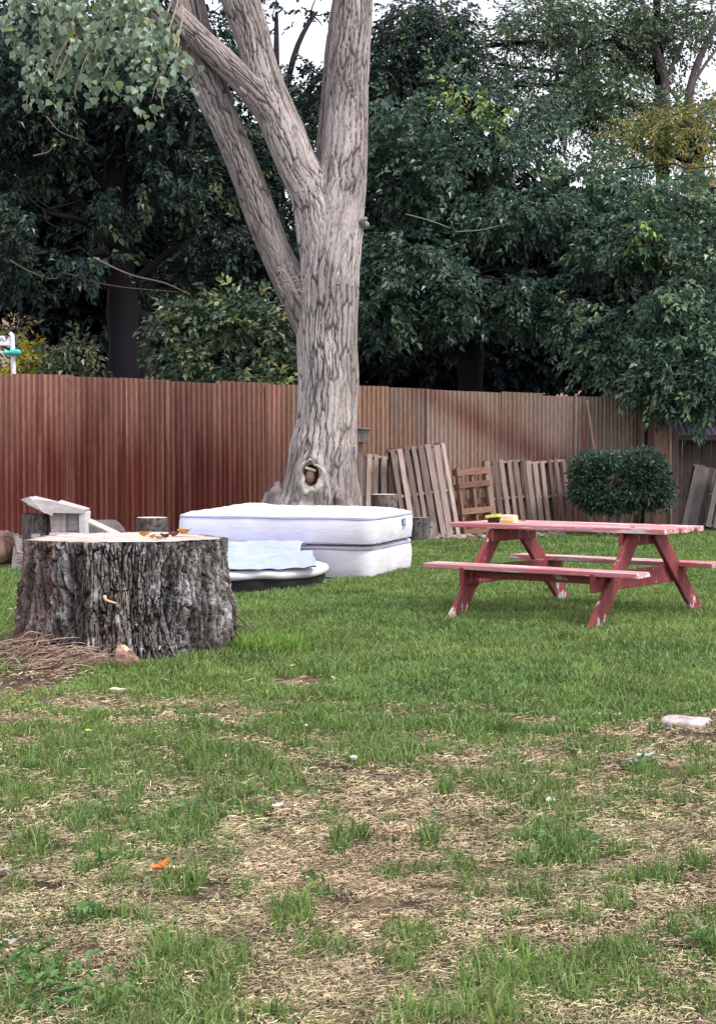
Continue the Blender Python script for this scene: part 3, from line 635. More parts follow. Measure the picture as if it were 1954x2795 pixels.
Vl = np.stack([P+D*L_*a_+S_*L_*b_+U_*L_*(c_+bend*(a_*a_+b_)) for a_, b_, c_ in LP], 1).reshape(-1, 3); i = np.arange(n)*8
Tl = np.concatenate([np.stack([i+q[0], i+q[1], i+q[2]], 1) for q in ((0, 2, 1), (0, 3, 2), (0, 4, 3), (0, 5, 4), (0, 6, 5), (0, 7, 6))]); Cl = np.repeat(cc, 8, 0)
mesh_np('hanging_leaves', Vl, Tl, None, Cl, M['leaf'], tree, False, torg)
b0 = W(300, -30, TY-.6); b1 = W(150, -160, 18.2)
tw.tube(catmull([b0, (b0+b1)/2+[0, 0, .3], b1, W(-60, -150, 17.4)], 20), np.linspace(.10, .03, 20), 10, (.3, .26, .26))
for u in (60, 130, 200, 280, 360): 
    tw.tube(catmull([b1+(W(u, -120, hy+.4)-b1)*.2, W(u, -150, hy+.5), W(u+20, -60, hy+.2)], 10), np.linspace(.02, .01, 10), 6, (.3, .26, .25))
tw.build('branch', M['bark'], tree, torg, True)

# ================================================================== FOLIAGE BEYOND THE FENCE
DG = (.017, .041, .030); MG = (.046, .094, .060); LG = (.075, .12, .06)  # DG is darkened for the deep shade in the left foliage
GB = 'trees beyond the fence'
def trunkpts(u, y, vtop, lean=0): b_ = W(u, 900, y); t_ = W(u+lean, vtop, y); return [(b_[0], y, -.1), (b_[0]*.5+t_[0]*.5+.08, y, t_[2]*.5), tuple(t_)], (b_[0], y)
def TR(name, label, u, y, vtop, lean, tr, blobs, L, colf, **kw):
    tp, b_ = trunkpts(u, y, vtop, lean); return make_tree(name, label, 'tree', b_, tp, tr, blobs, L, colf, group=GB, **kw)
bb_ = (.15, .12, .11)
TR('maple_tree', 'dark leafy maple filling the left behind the fence, with two dark trunks', 275, 29, 250, -20, (.32, .26, .16), [
   (60, 60, 29, 170, 130, 1.6, 420), (230, 130, 29.5, 190, 150, 1.6, 520), (400, 60, 30, 170, 130, 1.5, 420), (90, 300, 28.5, 150, 130, 1.3, 380), (280, 380, 28.6, 180, 120, 1.3, 460),
   (120, 480, 27.6, 130, 75, .8, 330), (440, 330, 30, 130, 180, 1.5, 420), (30, 560, 28.6, 90, 100, 1.0, 200), (200, 570, 27.5, 70, 40, .6, 120), (-120, 300, 29, 160, 260, 1.5, 460), (520, 520, 30, 110, 120, 1.2, 300), (20, 180, 27.5, 110, 100, .9, 240), (330, 220, 28, 120, 90, .9, 260)],
   .12, leafcol(DG, (.07, .11, .05), .12), k=14, gap=.43, seed=1, extra=[
   ([W(22, 583, 27), W(75, 612, 27), W(120, 625, 27), W(150, 608, 27)], .012, .004, bb_), ([W(210, 578, 26.8), W(290, 615, 26.8), W(370, 635, 26.8), W(425, 660, 26.8)], .018, .008, bb_), ([W(140, 610, 27), W(250, 640, 26.9), W(400, 655, 26.9)], .009, .004, bb_),
   ([W(105, 262, 26.8), W(135, 295, 26.8), W(180, 313, 26.8)], .012, .006, bb_), ([W(75, 350, 26.8), W(110, 340, 26.8), W(120, 322, 26.8)], .014, .006, bb_), ([W(330, 700, 29.4), W(320, 800, 29.4), W(330, 900, 29.4), (W(330, 900, 29.4)[0], 29.4, -.1)], .2, .24, (.028, .023, .025)), ([W(340, 110, 27), W(305, 150, 27), W(285, 185, 27)], .03, .015, (.03, .03, .03)), ([W(430, 250, 27.4), W(432, 290, 27.4), W(425, 330, 27.4)], .035, .05, (.03, .03, .03))])
TR('elm_tree', 'dark elm seen between and behind the limbs of the big tree', 600, 31, 300, 20, (.25, .2, .12), [
   (600, 300, 31, 170, 160, 1.3, 420), (620, 480, 30.5, 150, 150, 1.2, 420), (760, 230, 31.5, 130, 110, 1.3, 300), (690, 650, 30, 150, 120, 1.2, 360), (900, 30, 32, 80, 70, 1.1, 210), (990, 50, 32, 70, 60, 1.1, 130), (960, 130, 32, 110, 60, 1.1, 300), (620, 40, 33.5, 70, 60, 1, 60), (700, 40, 33.5, 50, 60, 1, 70), (880, 160, 32, 70, 60, 1.1, 190), (860, 300, 31, 50, 120, 1, 200), (860, 450, 31, 50, 100, 1, 170), (480, 640, 30.6, 160, 90, 1.1, 330), (560, 150, 32, 50, 30, 1, 40)],
   .10, leafcol(DG, (.09, .13, .05), .1), k=13, gap=.42, seed=2)
TR('mulberry_tree', 'broad glossy tree with drooping twigs, just right of the big trunk', 1040, 29.5, 450, 10, (.26, .22, .14), [
   (940, 260, 29, 140, 110, 1.2, 420), (900, 420, 28.2, 120, 120, 1.0, 460), (1050, 400, 28.6, 150, 130, 1.2, 560), (1180, 470, 28.4, 140, 130, 1.1, 520), (920, 600, 28, 110, 100, .9, 380), (1060, 620, 27.9, 130, 100, .9, 420), (860, 690, 27.6, 50, 70, .5, 130), (1000, 680, 28, 90, 50, .6, 160), (1200, 620, 28.2, 110, 100, .9, 330), (1120, 280, 29.5, 150, 90, 1.2, 330), (1140, 690, 28, 80, 45, .6, 130)],
   .105, leafcol(MG, (.13, .20, .12), .10), k=15, gap=.44, seed=3, extra=[([W(1020, 520, 27.6), W(1080, 515, 27.4), W(1140, 500, 27.4)], .012, .005, (.3, .3, .25)), ([W(910, 480, 27.5), W(965, 495, 27.3), W(1010, 512, 27.3)], .01, .005, (.3, .3, .25))])
TR('ash_tree', 'leafy tree hanging over the right end of the fence and the shed', 1650, 28.8, 420, -40, (.28, .24, .14), [
   (1400, 560, 27.8, 110, 100, .9, 420), (1520, 640, 27.2, 120, 110, 1.0, 520), (1420, 700, 27.2, 110, 85, .8, 380), (1560, 780, 26.8, 110, 85, .8, 430), (1480, 850, 26.5, 65, 50, .5, 170), (1590, 870, 26.4, 70, 60, .6, 190), (1350, 790, 27.6, 70, 50, .6, 150), (1700, 600, 28, 150, 260, 1.3, 560), (1290, 720, 27.8, 60, 50, .6, 120), (1330, 430, 28.8, 110, 90, 1, 280), (1480, 470, 28.5, 120, 80, 1, 240)],
   .10, leafcol((.058, .115, .070), (.18, .27, .14), .14), k=15, gap=.42, seed=4)
TR('locust_tree', 'tall airy tree with thin forking branches against the bright sky, upper right', 1490, 34, -40, -20, (.26, .2, .13, .07), [
   (1240, 50, 34, 100, 60, 1.2, 330), (1340, 90, 34, 100, 80, 1.3, 400), (1100, 100, 34, 70, 90, 1, 90), (1260, 210, 33.5, 120, 60, 1.3, 330), (1430, 30, 34, 80, 50, 1.1, 210), (1460, 120, 34, 80, 50, 1, 120), (1370, 230, 33.5, 110, 60, 1.2, 300), (1510, 85, 34, 60, 22, 1, 60), (1580, 30, 34, 60, 50, 1, 130), (1050, 110, 34, 60, 60, .8, 40), (1560, 270, 33.5, 90, 60, 1.0, 120), (1290, 280, 33, 150, 70, 1.1, 260), (1480, 300, 33, 120, 70, 1.0, 190), (1070, 200, 33.8, 90, 60, 1, 130), (1650, 200, 34, 50, 160, 1.1, 80), (1150, 150, 34, 50, 110, 1.1, 60)],
   .10, leafcol((.085, .14, .08), (.18, .24, .12), .2), k=13, gap=.40, seed=5, aspect=.42, droop=.2, spread=.3, nb=3, bw=.035, extra=[
   ([W(1555, 420, 33.6), W(1540, 260, 33.6), W(1560, 150, 33.6), W(1610, 40, 33.6)], .13, .05, (.16, .13, .14)), ([W(1480, 330, 33.6), W(1490, 190, 33.6), W(1470, 110, 33.6), W(1440, 0, 33.6)], .11, .04, (.14, .11, .12)), ([W(1485, 190, 33.6), W(1530, 90, 33.6), W(1545, -20, 33.6)], .05, .02, (.14, .11, .12)), ([W(1540, 250, 33.6), W(1500, 200, 33.6), W(1470, 150, 33.6)], .04, .02, (.14, .11, .12)), ([W(1550, 190, 33.6), W(1590, 130, 33.6), W(1640, 70, 33.6)], .04, .02, (.2, .15, .16)), ([W(1230, 0, 34), W(1255, 110, 34), W(1230, 260, 34)], .02, .05, (.12, .1, .1))])
TR('honey_locust_tree', 'tree with yellowing autumn foliage at the right edge, behind the black cable', 1570, 31.5, 350, 0, (.13, .1, .06), [
   (1560, 300, 31, 90, 80, .8, 190), (1590, 440, 30.5, 70, 80, .8, 150), (1490, 290, 31, 90, 50, .7, 130), (1420, 330, 31.2, 80, 60, .7, 130), (1550, 400, 29.6, 50, 60, .6, 60), (1545, 520, 29.9, 40, 40, .5, 46)],
   .085, leafcol((.28, .25, .08), (.13, .18, .06), .45), k=13, gap=.2, seed=6, aspect=.4, mat='leafdull', nb=3)
TR('birch_tree', 'small pale yellow-green tree glimpsed high in the foliage, right of the big trunk', 1060, 30.6, 300, 0, (.08, .07, .04), [
   (1060, 238, 28.2, 40, 26, .3, 22), (1025, 210, 28.2, 22, 12, .3, 9), (1120, 250, 28.2, 24, 14, .3, 8)], .12, leafcol((.24, .36, .10), (.36, .28, .16), .15), k=9, seed=7, mat='leafdull')
TR('poplar_sapling', 'slender sapling with one bright yellow-green leafy tip, right behind the fence', 1440, 27.1, 520, 0, (.03, .025, .012), [
   (1440, 500, 26.9, 12, 12, .1, 4), (1438, 525, 26.9, 10, 12, .1, 4)], .12, leafcol((.30, .42, .10)), k=7, seed=8, mat='leafdull', nb=0, bw=.01)
TR('hazel_shrub', 'low leafy shrub just behind the fence, left of the big trunk', 500, 27.2, 740, 0, (.05, .04, .02), [
   (420, 740, 26.8, 70, 50, .5, 170), (520, 720, 26.8, 100, 60, .6, 280), (600, 770, 26.6, 70, 80, .5, 260), (450, 810, 26.5, 80, 45, .5, 190), (560, 840, 26.3, 100, 50, .5, 210), (360, 770, 26.7, 40, 30, .4, 60)],
   .12, leafcol((.05, .085, .048), (.26, .30, .12), .14), k=10, gap=.3, seed=9)
TR('elder_shrub', 'small dark shrub behind the fence below the maple trunks', 165, 27.4, 800, 0, (.03, .02, .015), [
   (165, 790, 27.2, 45, 35, .4, 70), (110, 830, 27.2, 30, 25, .3, 20)], .11, leafcol((.04, .06, .03), (.12, .13, .05), .3), k=9, seed=10, nb=2)
TR('forsythia_shrub', 'yellow-leaved shrub beyond the fence beside the white frame, far left', 75, 31, 800, 0, (.03, .025, .015), [
   (70, 810, 31, 30, 32, .5, 90), (95, 835, 31, 34, 24, .5, 60), (20, 835, 31, 30, 20, .5, 40)], .10, leafcol((.50, .46, .07), (.20, .25, .06), .35), k=9, seed=11, mat='leafdull', nb=3)
TR('ornamental_pear_tree', 'greenish far tree low behind the fence at the far left edge', -40, 36, 760, 0, (.08, .06, .04), [
   (60, 740, 36, 40, 30, .6, 60), (-40, 760, 36, 60, 50, .8, 100)], .11, leafcol((.16, .16, .07), (.3, .24, .15), .3), k=9, seed=12, mat='leafdull', nb=3)
TR('gloom_tree_left', 'dark tree mass coloured near-black for the gloom behind the fence, under the left canopy', 240, 37, 500, 0, (.3, .25, .15), [
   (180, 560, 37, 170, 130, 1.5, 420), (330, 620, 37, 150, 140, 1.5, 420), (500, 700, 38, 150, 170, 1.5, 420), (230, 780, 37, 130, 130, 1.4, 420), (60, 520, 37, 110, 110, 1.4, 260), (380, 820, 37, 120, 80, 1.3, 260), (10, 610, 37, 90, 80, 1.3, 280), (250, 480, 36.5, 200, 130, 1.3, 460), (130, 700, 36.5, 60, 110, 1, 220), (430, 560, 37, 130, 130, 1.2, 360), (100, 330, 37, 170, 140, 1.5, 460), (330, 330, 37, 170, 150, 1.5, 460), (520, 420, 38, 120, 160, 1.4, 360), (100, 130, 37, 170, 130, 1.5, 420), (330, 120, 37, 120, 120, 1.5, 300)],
   .17, leafcol((.010, .018, .020)), k=20, seed=13, aspect=.5, mat='leafdull')  # added dark fill, leaf colour stands for deep shade under the canopy
TR('gloom_tree_right', 'dark tree mass coloured near-black for the gloom behind the fence, under the right canopy', 1000, 36, 650, 0, (.3, .25, .15), [
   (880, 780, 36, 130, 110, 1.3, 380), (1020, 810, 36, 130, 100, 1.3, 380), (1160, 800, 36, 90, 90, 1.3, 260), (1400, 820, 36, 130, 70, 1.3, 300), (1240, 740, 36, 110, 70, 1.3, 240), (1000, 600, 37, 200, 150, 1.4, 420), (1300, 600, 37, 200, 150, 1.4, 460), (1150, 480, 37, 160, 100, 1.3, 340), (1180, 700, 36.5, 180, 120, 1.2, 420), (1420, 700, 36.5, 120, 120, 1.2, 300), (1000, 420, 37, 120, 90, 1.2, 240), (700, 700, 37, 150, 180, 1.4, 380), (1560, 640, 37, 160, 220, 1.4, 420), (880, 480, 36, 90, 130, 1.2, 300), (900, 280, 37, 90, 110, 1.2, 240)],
   .17, leafcol((.010, .018, .020)), k=20, seed=14, aspect=.5, mat='leafdull')  # added as dark backing, its shade is painted into the leaves

# ================================================================== STUMP
sc_ = np.array([STUMP[0], STUMP[1], 0.]); HT = .757
st = empty('tree_stump', sc_, label='huge sawn tree stump with deeply furrowed dark bark and a pale cut top, left foreground', cat='stump')
seg = 640; zs = np.linspace(-.04, HT, 120)
th = np.linspace(0, 2*np.pi, seg, endpoint=False)
def stump_r(th, z):
    f = np.clip(1-z/HT, 0, 1.05)
    r = .625+.028*np.cos(2*th+.2)+.030*np.cos(3*th+1.0)+.016*np.cos(7*th+.4)
    root = .16*np.exp(-(((th-5.95+np.pi) % (2*np.pi)-np.pi)/.30)**2)+.05*np.exp(-(((th-3.55+np.pi) % (2*np.pi)-np.pi)/.35)**2)+.55*np.exp(-(((th-4.75+np.pi) % (2*np.pi)-np.pi)/.28)**2)+.3*np.exp(-(((th-1.2+np.pi) % (2*np.pi)-np.pi)/.4)**2)
    val = -.10*np.exp(-(((th-4.22+np.pi) % (2*np.pi)-np.pi)/.15)**2)*(.35+f)-.07*np.exp(-(((th-5.42+np.pi) % (2*np.pi)-np.pi)/.10)**2)*(.3+f)
    return r+f**1.7*(.05+.30*root)+val
TH, ZZ = np.meshgrid(th, zs, indexing='xy')
RR = stump_r(TH, ZZ); a = TH*.68; al = ZZ
wx = (fbm(a*5, al*3, 2, 3)-.5)*.06; wy = (fbm(a*5+3, al*4, 3, 3)-.5)*.16
lean = .10*np.sin(TH*2)
f1, e, idc = voro((a+wx*1.3+lean*al)/.046, (al+wy*1.4)/.36, 2); f1b, e2, id2 = voro((a+wx*1.2+.3*lean)/.021, (al+wy)/.10, 6)
rg = np.abs(2*fbm((a+wx)*13, (al+wy)*3.4, 4, 4)-1); rg2 = np.abs(2*fbm((a+wx)*30+5, (al+wy)*13, 7, 3)-1)
ter = np.floor(fbm((a+wx)*15+2, al*3.2, 3, 4)*22)/22; ln_ = (a+wx*1.2+lean*al+.05*(fbm(a*3, al*6, 6, 3)-.5))/.052; li = np.floor(ln_); cl = np.clip(1-(1-np.abs(ln_-li-.5)*2)/.28, 0, 1)*sst(.34, .46, fbm(li*2.9, al*5, 5, 2))
cr = np.clip(np.maximum(cl, np.maximum(np.clip(1-e/.10, 0, 1)*.8, np.clip(1-rg/.07, 0, 1)*.9)), 0, 1); cr2 = np.clip(np.maximum(np.clip(1-e2/.13, 0, 1)*.7, np.clip(1-rg2/.14, 0, 1)), 0, 1); ck = fbm(a*3, al*3, 8, 3)
top = sst(HT, HT-.03, ZZ)
d = -.038*cr-.013*cr2+.014*(idc-.5)+.010*(id2-.5)+.035*(ck-.5)+.11*(ter-.5)+.03*(fbm(a*26, al*11, 4, 4)-.5)
rr = RR+d
X = STUMP[0]+rr*np.cos(TH); Yv = STUMP[1]+rr*np.sin(TH); Zv = ZZ+.012*(fbm(TH*4, TH*0+1, 5, 3)-.5)*(ZZ > HT-.01)
V = np.dstack([X, Yv, Zv]).reshape(-1, 3)
i = np.arange(len(zs)-1)[:, None]; j = np.arange(seg)[None]; k = (j+1) % seg
Q = np.stack([i*seg+j, i*seg+k, (i+1)*seg+k, (i+1)*seg+j], -1).reshape(-1, 4)
pt = (TH > 3.0) & (TH < 4.05)                              # left side: bark gone red brown
kb = sst(.38, .62, fbm(a*3, al*3, 7, 3))[..., None]; base = kb*np.array([.20, .18, .172])+(1-kb)*np.array([.12, .10, .09]); gl = sst(.52, .7, fbm(a*12, al*7, 9, 3))[..., None]
base = base+(np.array([.33, .32, .335])-base)*gl*.7; 
redm = sst(4.12, 3.9, TH+.15*(ck-.5))[..., None]*sst(2.6, 3.0, TH)[..., None]; base = base+(np.array([.17, .10, .085])-base)*redm*.6
c = base*(.55+.9*idc[..., None])*(.6+.8*fbm(a*40, al*30, 3, 2))[..., None]; c = c+(np.array([.022, .017, .016])-c)*np.clip(cr*1.05+.35*cr2, 0, 1)[..., None]
chip = sst(.985, .995, _T[3][(np.floor(a*55).astype(int)) & 255, (np.floor(al*38).astype(int)) & 255])[..., None]; c = c+(np.array([.5, .47, .45])-c)*chip*.7
mesh_np('bark', V, None, Q, c.reshape(-1, 3), M['stumpbark'], st, False, sc_)
# sawn face: uneven planes, cracks
nr = 26; rt = np.linspace(0, 1, nr); edge = (rr[-1]-.004)
XX = []; 
for t in rt: XX.append(np.column_stack([STUMP[0]+edge*t*np.cos(th), STUMP[1]+edge*t*np.sin(th), np.full(seg, HT)]))
V = np.vstack(XX); x = V[:, 0]; y = V[:, 1]; rr0 = np.hypot(x-STUMP[0], y-STUMP[1])
V[:, 2] = HT-.006+.035*(fbm(x*1.4, y*3.6, 3, 3)-.5)+.010*(fbm(x*5, y*26, 4, 3)-.5)+.006
V[-seg:, 2] = V[-seg:, 2]*.3+(HT+.004)*.7
cx = sst(.60, .70, fbm(x*3, y*16, 6, 3))
c = np.array([.56, .50, .45])*(.8+.35*fbm(x*3, y*20, 7, 3))[:, None]; ring = .5+.5*np.sin(rr0*150+6*fbm(x*4, y*4, 2, 3)); c = c*(.9+.12*ring)[:, None]
c = c+(np.array([.30, .20, .16])-c)*(cx*.8)[:, None]; bark_e = sst(.955, .985, np.repeat(rt, seg)); c = c+(np.array([.14, .11, .10])-c)*bark_e[:, None]
i = np.arange(nr-1)[:, None]; Q = np.stack([i*seg+j, i*seg+k, (i+1)*seg+k, (i+1)*seg+j], -1).reshape(-1, 4)
mesh_np('sawn_face', V, None, Q, c, M['cutwood'], st, True, sc_)
# exposed bits of orange wood on the bark
def surf(u, v):
    p = None
    for yy in np.linspace(10.6, 11.7, 120):
        q = W(u, v, yy); t_ = math.atan2(q[1]-STUMP[1], q[0]-STUMP[0]) % (2*math.pi)
        if math.hypot(q[0]-STUMP[0], q[1]-STUMP[1]) < float(stump_r(np.array(t_), np.array(max(0, q[2])))): return q, t_
    return q, t_
for pts_, w_ in [(((236, 1335), (240, 1345), (262, 1352)), .012), (((360, 1448), (358, 1456)), .009), (((272, 1474), (262, 1482)), .016)]:
    P = [surf(u, v)[0]+np.array([0, -.02, 0]) for u, v in pts_]
    mb = MB(); mb.tube(catmull(P, 6), np.linspace(w_, w_*.5, 6), 8, (.72, .46, .30)); mb.build('bare_wood', M['wood'], st, sc_, True)
# small surface roots
for u0, v0, u1, v1 in [(575, 1400, 655, 1425), (560, 1380, 575, 1420), (540, 1380, 620, 1424)]:
    mb = MB(); a_ = surf(min(u0, 530), v0)[0]; b_ = np.array([a_[0]+.16, a_[1]-.10, .04])
    mb.tube(catmull([a_, (a_+b_)/2+[0, -.03, .03], b_], 10), np.linspace(.010, .004, 10), 6, (.34, .28, .24)); mb.build('root', M['wood'], st, sc_, True)
mb = MB()
for q in range(14):
    t_ = rnd.uniform(3.3, 4.3); r0 = float(stump_r(np.array(t_), np.array(.3))); p0 = np.array([STUMP[0]+(r0-.0)*math.cos(t_), STUMP[1]+r0*math.sin(t_), rnd.uniform(.12, .3)])
    r1 = float(stump_r(np.array(t_+.15), np.array(.02)))+.015; t2 = t_+rnd.uniform(-.3, .15); p1 = np.array([STUMP[0]+r1*math.cos(t2), STUMP[1]+r1*math.sin(t2), .03])
    mb.tube(catmull([p0, (p0+p1)/2+np.array([math.cos(t_), math.sin(t_), 0])*.02, p1], 10), .0028, 5, (.24, .18, .16))
mb.build('rootlets', M['wood'], st, sc_, True)['kind'] = 'stuff'
# pile of dry twigs against its left foot
mb = MB()
for q in range(260):
    t_ = rnd.uniform(3.45, 4.6); rad_ = .76+abs(rnd.gauss(0, .17)); hh = max(.0, .15*(1-(rad_-.76)/.35))*rnd.random()*(1 if t_ < 4.2 else .5)
    p = np.array([STUMP[0]+rad_*math.cos(t_), STUMP[1]+rad_*math.sin(t_), .015+hh]); l = rnd.uniform(.08, .38); az = rnd.gauss(.35, .55); d_ = np.array([math.cos(az), math.sin(az)*.8, rnd.gauss(.05, .16)])*l
    e_ = p+d_; e_[2] = max(.012, e_[2]); p2 = (p+e_)/2+np.array([rnd.gauss(0, .03), rnd.gauss(0, .03), abs(rnd.gauss(0, .025))]); cc_ = rnd.choice([(.36, .24, .18), (.5, .38, .27), (.16, .10, .09), (.42, .30, .26), (.26, .18, .15)])
    k_ = rnd.uniform(.0012, .0034); mb.tube(catmull([p, p2, e_], 6), [k_]*5+[k_*.5], 4, cc_, cap=False)
o = mb.build('twig_pile', M['wood'], None, None, True); tag(o, 'heap of dry twigs and dead roots against the left foot of the stump', 'twigs', kind='stuff')
# wood chunk
mb = MB(); c0 = G(285, 1508, .0)
def chunk(c0, s, n=26, col=(.26, .155, .11)):
    g_ = bpy.data.meshes.new('t'); V = []
    import bmesh
    bm = bmesh.new(); bmesh.ops.create_icosphere(bm, subdivisions=3, radius=1); V = np.array([v.co[:] for v in bm.verts]); T = np.array([[v.index for v in f.verts] for f in bm.faces]); bm.free(); bpy.data.meshes.remove(g_)
    k = 1+.55*(fbm(V[:, 0]*2+V[:, 1]*3, V[:, 2]*2.5, rnd.randint(0, 9), 4)-.5)*2
    V = V*k[:, None]*np.array(s); 
    return V+c0, T, np.array(col)*(.5+1.0*fbm(V[:, 0]*60, V[:, 2]*22, 3, 3))[:, None]
V, T, C = chunk(c0+[0, 0, .05], (.075, .05, .075)); mb.add(V, None, T, C); V, T, C = chunk(c0+[-.03, .02, .12], (.04, .035, .05), col=(.55, .38, .27)); mb.add(V, None, T, C)
o = mb.build('wood_chunk', M['wood']); tag(o, 'splintered reddish-brown chunk of wood standing in the grass at the foot of the stump', 'wood chunk')
# curled leaves on the sawn top
LC = [((.50, .22, .06), 'bright orange curled leaf on the stump top, leftmost of the leaves there'), ((.62, .33, .12), 'tan-orange leaf second from the left among the leaves on the stump top'), ((.40, .26, .17), 'pale brown crumpled leaf third from the left among the leaves on the stump top'),
      ((.10, .05, .035), 'dark brown leaf in the middle of the leaves on the stump top'), ((.16, .07, .05), 'dark reddish leaf second from the right among the leaves on the stump top'), ((.55, .27, .08), 'orange-brown upturned leaf, rightmost of the leaves on the stump top')]
def leafobj(name, P, L, col, lab, cat, up=0., yaw=0., wide=.45, asp=.7, group=None, curl=.5):
    n = 7; V = []; 
    for i in range(n):
        t = i/(n-1); wd = L*asp*.5*math.sin(math.pi*min(1, t**.75*1.0+.02)); x = L*(t-.5); zc = curl*L*(.35*(2*t-1)**2)
        for s in (-1, -.5, 0, .5, 1): V.append([x, s*wd*math.cos(.6*curl*s), zc+abs(s)**1.6*wd*curl*1.1+.003+.006*rnd.random()])
    V = np.array(V); c_, s_ = math.cos(yaw), math.sin(yaw); V = np.column_stack([V[:, 0]*c_-V[:, 1]*s_, V[:, 0]*s_+V[:, 1]*c_, V[:, 2]+np.maximum(0, V[:, 0])*up])
    Q = [[i*5+j, i*5+j+1, (i+1)*5+j+1, (i+1)*5+j] for i in range(n-1) for j in range(4)]
    cc_ = np.array(col)*(.75+.5*R.random((len(V), 1)))
    o = mesh_np(name, V+P, None, Q, cc_, M['leafdull'], None, True, np.array(P)); return tag(o, lab, cat, group)
def on_top(u, v): return G(u, v, HT+.008)
for (cl, lab), (u, v, L_, up_, yw) in zip(LC, [(326, 1204, .085, .9, .4), (342, 1209, .07, .4, 1.2), (358, 1211, .06, .3, -.3), (372, 1208, .08, .6, .8), (391, 1205, .085, .7, -.5), (414, 1199, .10, .9, .2)]):
    leafobj('fallen_leaf', on_top(u, v), L_, cl, lab, 'leaf', up_*.35, yw, group='leaves on the stump', curl=.7, asp=.9)

# ================================================================== LOGS AND BOARDS BEHIND THE STUMP
def log_mesh(P0, P1, r, seg=40, cell=(.05, .2), pal=((.20, .175, .17), (.14, .12, .115), (.04, .03, .03)), seed=3, rough=1., taper=1.0, capc=(.62, .54, .5)):
    C_ = catmull([P0, (np.array(P0)+np.array(P1))/2, P1], 40); rr_ = np.linspace(r, r*taper, 40); V, Q, t_, l_ = tube_np(C_, rr_, seg)
    V, Q, c_ = barkify(V, Q, C_, rr_, seg, t_, l_, rough, seed, None, 1., cell, .014, pal)
    caps = []
    for e, cc in ((0, C_[0]), (39, C_[-1])):
        ring = V[e*seg:(e+1)*seg]; rings = [cc+(ring-cc)*k for k in (0.02, .35, .7, .93, 1.)]; CV = np.vstack(rings); i = np.arange(4)[:, None]; j = np.arange(seg)[None]; k = (j+1) % seg
        CQ = np.stack([i*seg+j, i*seg+k, (i+1)*seg+k, (i+1)*seg+j], -1).reshape(-1, 4); col = np.array(capc)*(.75+.5*fbm(CV[:, 0]*30, (CV[:, 1]+CV[:, 2])*30, 3, 3))[:, None]
        caps.append((CV, CQ, col))
    return (V, Q, c_), caps
def log(name, lab, P0, P1, r, seed=3, group=None, taper=1., pal=((.20, .175, .17), (.14, .12, .115), (.04, .03, .03)), capc=(.62, .54, .5), cat='log'):
    o0 = np.array([P0[0], P0[1], 0.]); rt_ = empty(name, o0, label=lab, cat=cat, group=group); b, caps = log_mesh(P0, P1, r, seed=seed, taper=taper, pal=pal, capc=capc)
    mesh_np('bark', b[0], None, b[1], b[2], M['bark'], rt_, True, o0)
    for q in caps: mesh_np('sawn_end', q[0], None, q[1], q[2], M['cutwood'], rt_, False, o0)
    return rt_
# hollowed log seat
gy = 18.6; m = PM(gy); def_ = lambda u, v, dy=0: W(u, v, gy+dy)
o0 = np.array([W(120, 1200, gy)[0], gy, 0.]); seat = empty('carved_log', o0, label='chunky log cut out into a rough chair, pale inside, standing behind the stump', cat='carved log')
def slab(quad_front, y0, y1, col, jit=.006, sub=1):
    f = [W(u, v, y0) for u, v in quad_front]; b_ = [p+np.array([0, y1-y0, 0]) for p in f]
    V = np.array(f+b_)+R.normal(size=(8, 3))*jit; return V, BOXQ[[0, 1, 2, 3, 4, 5]], np.array(col)
def slabs(name, mat, items):
    mb = MB()
    for qf, y0, y1, col in items: V, Q_, c_ = slab(qf, y0, y1, col); mb.add(V, Q_, None, c_)
    return mb.build(name, mat, seat, o0, bevel=.008)
zb = 1290
P0 = W(78, zb-25, gy+.12); P0[2] = -.02; P1 = W(80, 1152, gy+.12)
b, caps = log_mesh(P0, P1, 30*m, seed=5, seg=48); mesh_np('bark_side', b[0], None, b[1], b[2], M['bark'], seat, True, o0)
slabs('top_slab', M['cutwood'], [([(104, 1150), (46, 1121), (46, 1121), (66, 1115)], gy-.12, gy+.3, (.5, .45, .45)), ([(60, 1132), (118, 1158), (128, 1128), (62, 1116)], gy-.11, gy+.32, (.54, .49, .49)), ([(118, 1150), (186, 1152), (192, 1142), (124, 1126)], gy-.10, gy+.3, (.5, .45, .44))])
slabs('back_panel', M['cutwood'], [([(118, zb-30), (134, zb-30), (136, 1146), (114, 1143)], gy+.02, gy+.2, (.46, .41, .41)), ([(136, zb-30), (150, zb-30), (149, 1148), (137, 1146)], gy+.04, gy+.2, (.55, .5, .5)), ([(151, 1190), (176, 1190), (174, 1154), (150, 1149)], gy+.10, gy+.2, (.58, .52, .53))])
slabs('arm_post', M['cutwood'], [([(177, zb-20), (192, zb-20), (194, 1146), (176, 1152)], gy-.08, gy+.16, (.60, .58, .58))])
slabs('seat_board', M['cutwood'], [([(110, 1204), (178, 1204), (178, 1192), (110, 1193)], gy-.05, gy+.25, (.5, .45, .42))])
log('cut_log', 'short dark-barked log standing by the fence, just left of the mattresses', W(342, 1262, 19.6)*[1, 1, 0], W(342, 1160, 19.6), 38*PM(19.6), 6, taper=.92)
log('peeled_log', 'peeled log lying with a pale sawn end, cut off by the left edge', W(-40, 1222, 18.6)*[1, 1, 0]+[0, 0, .21], W(10, 1222, 19.0)*[1, 1, 0]+[0, 0, .21], .2, 7, pal=((.42, .27, .2), (.3, .19, .15), (.08, .05, .04)), capc=(.7, .66, .68))
log('small_log', 'small split log lying under a leaning pale board behind the stump', W(212, 1240, 18.9)*[1, 1, 0]+[0, 0, .26], W(250, 1240, 19.1)*[1, 1, 0]+[0, 0, .26], .27, 8)
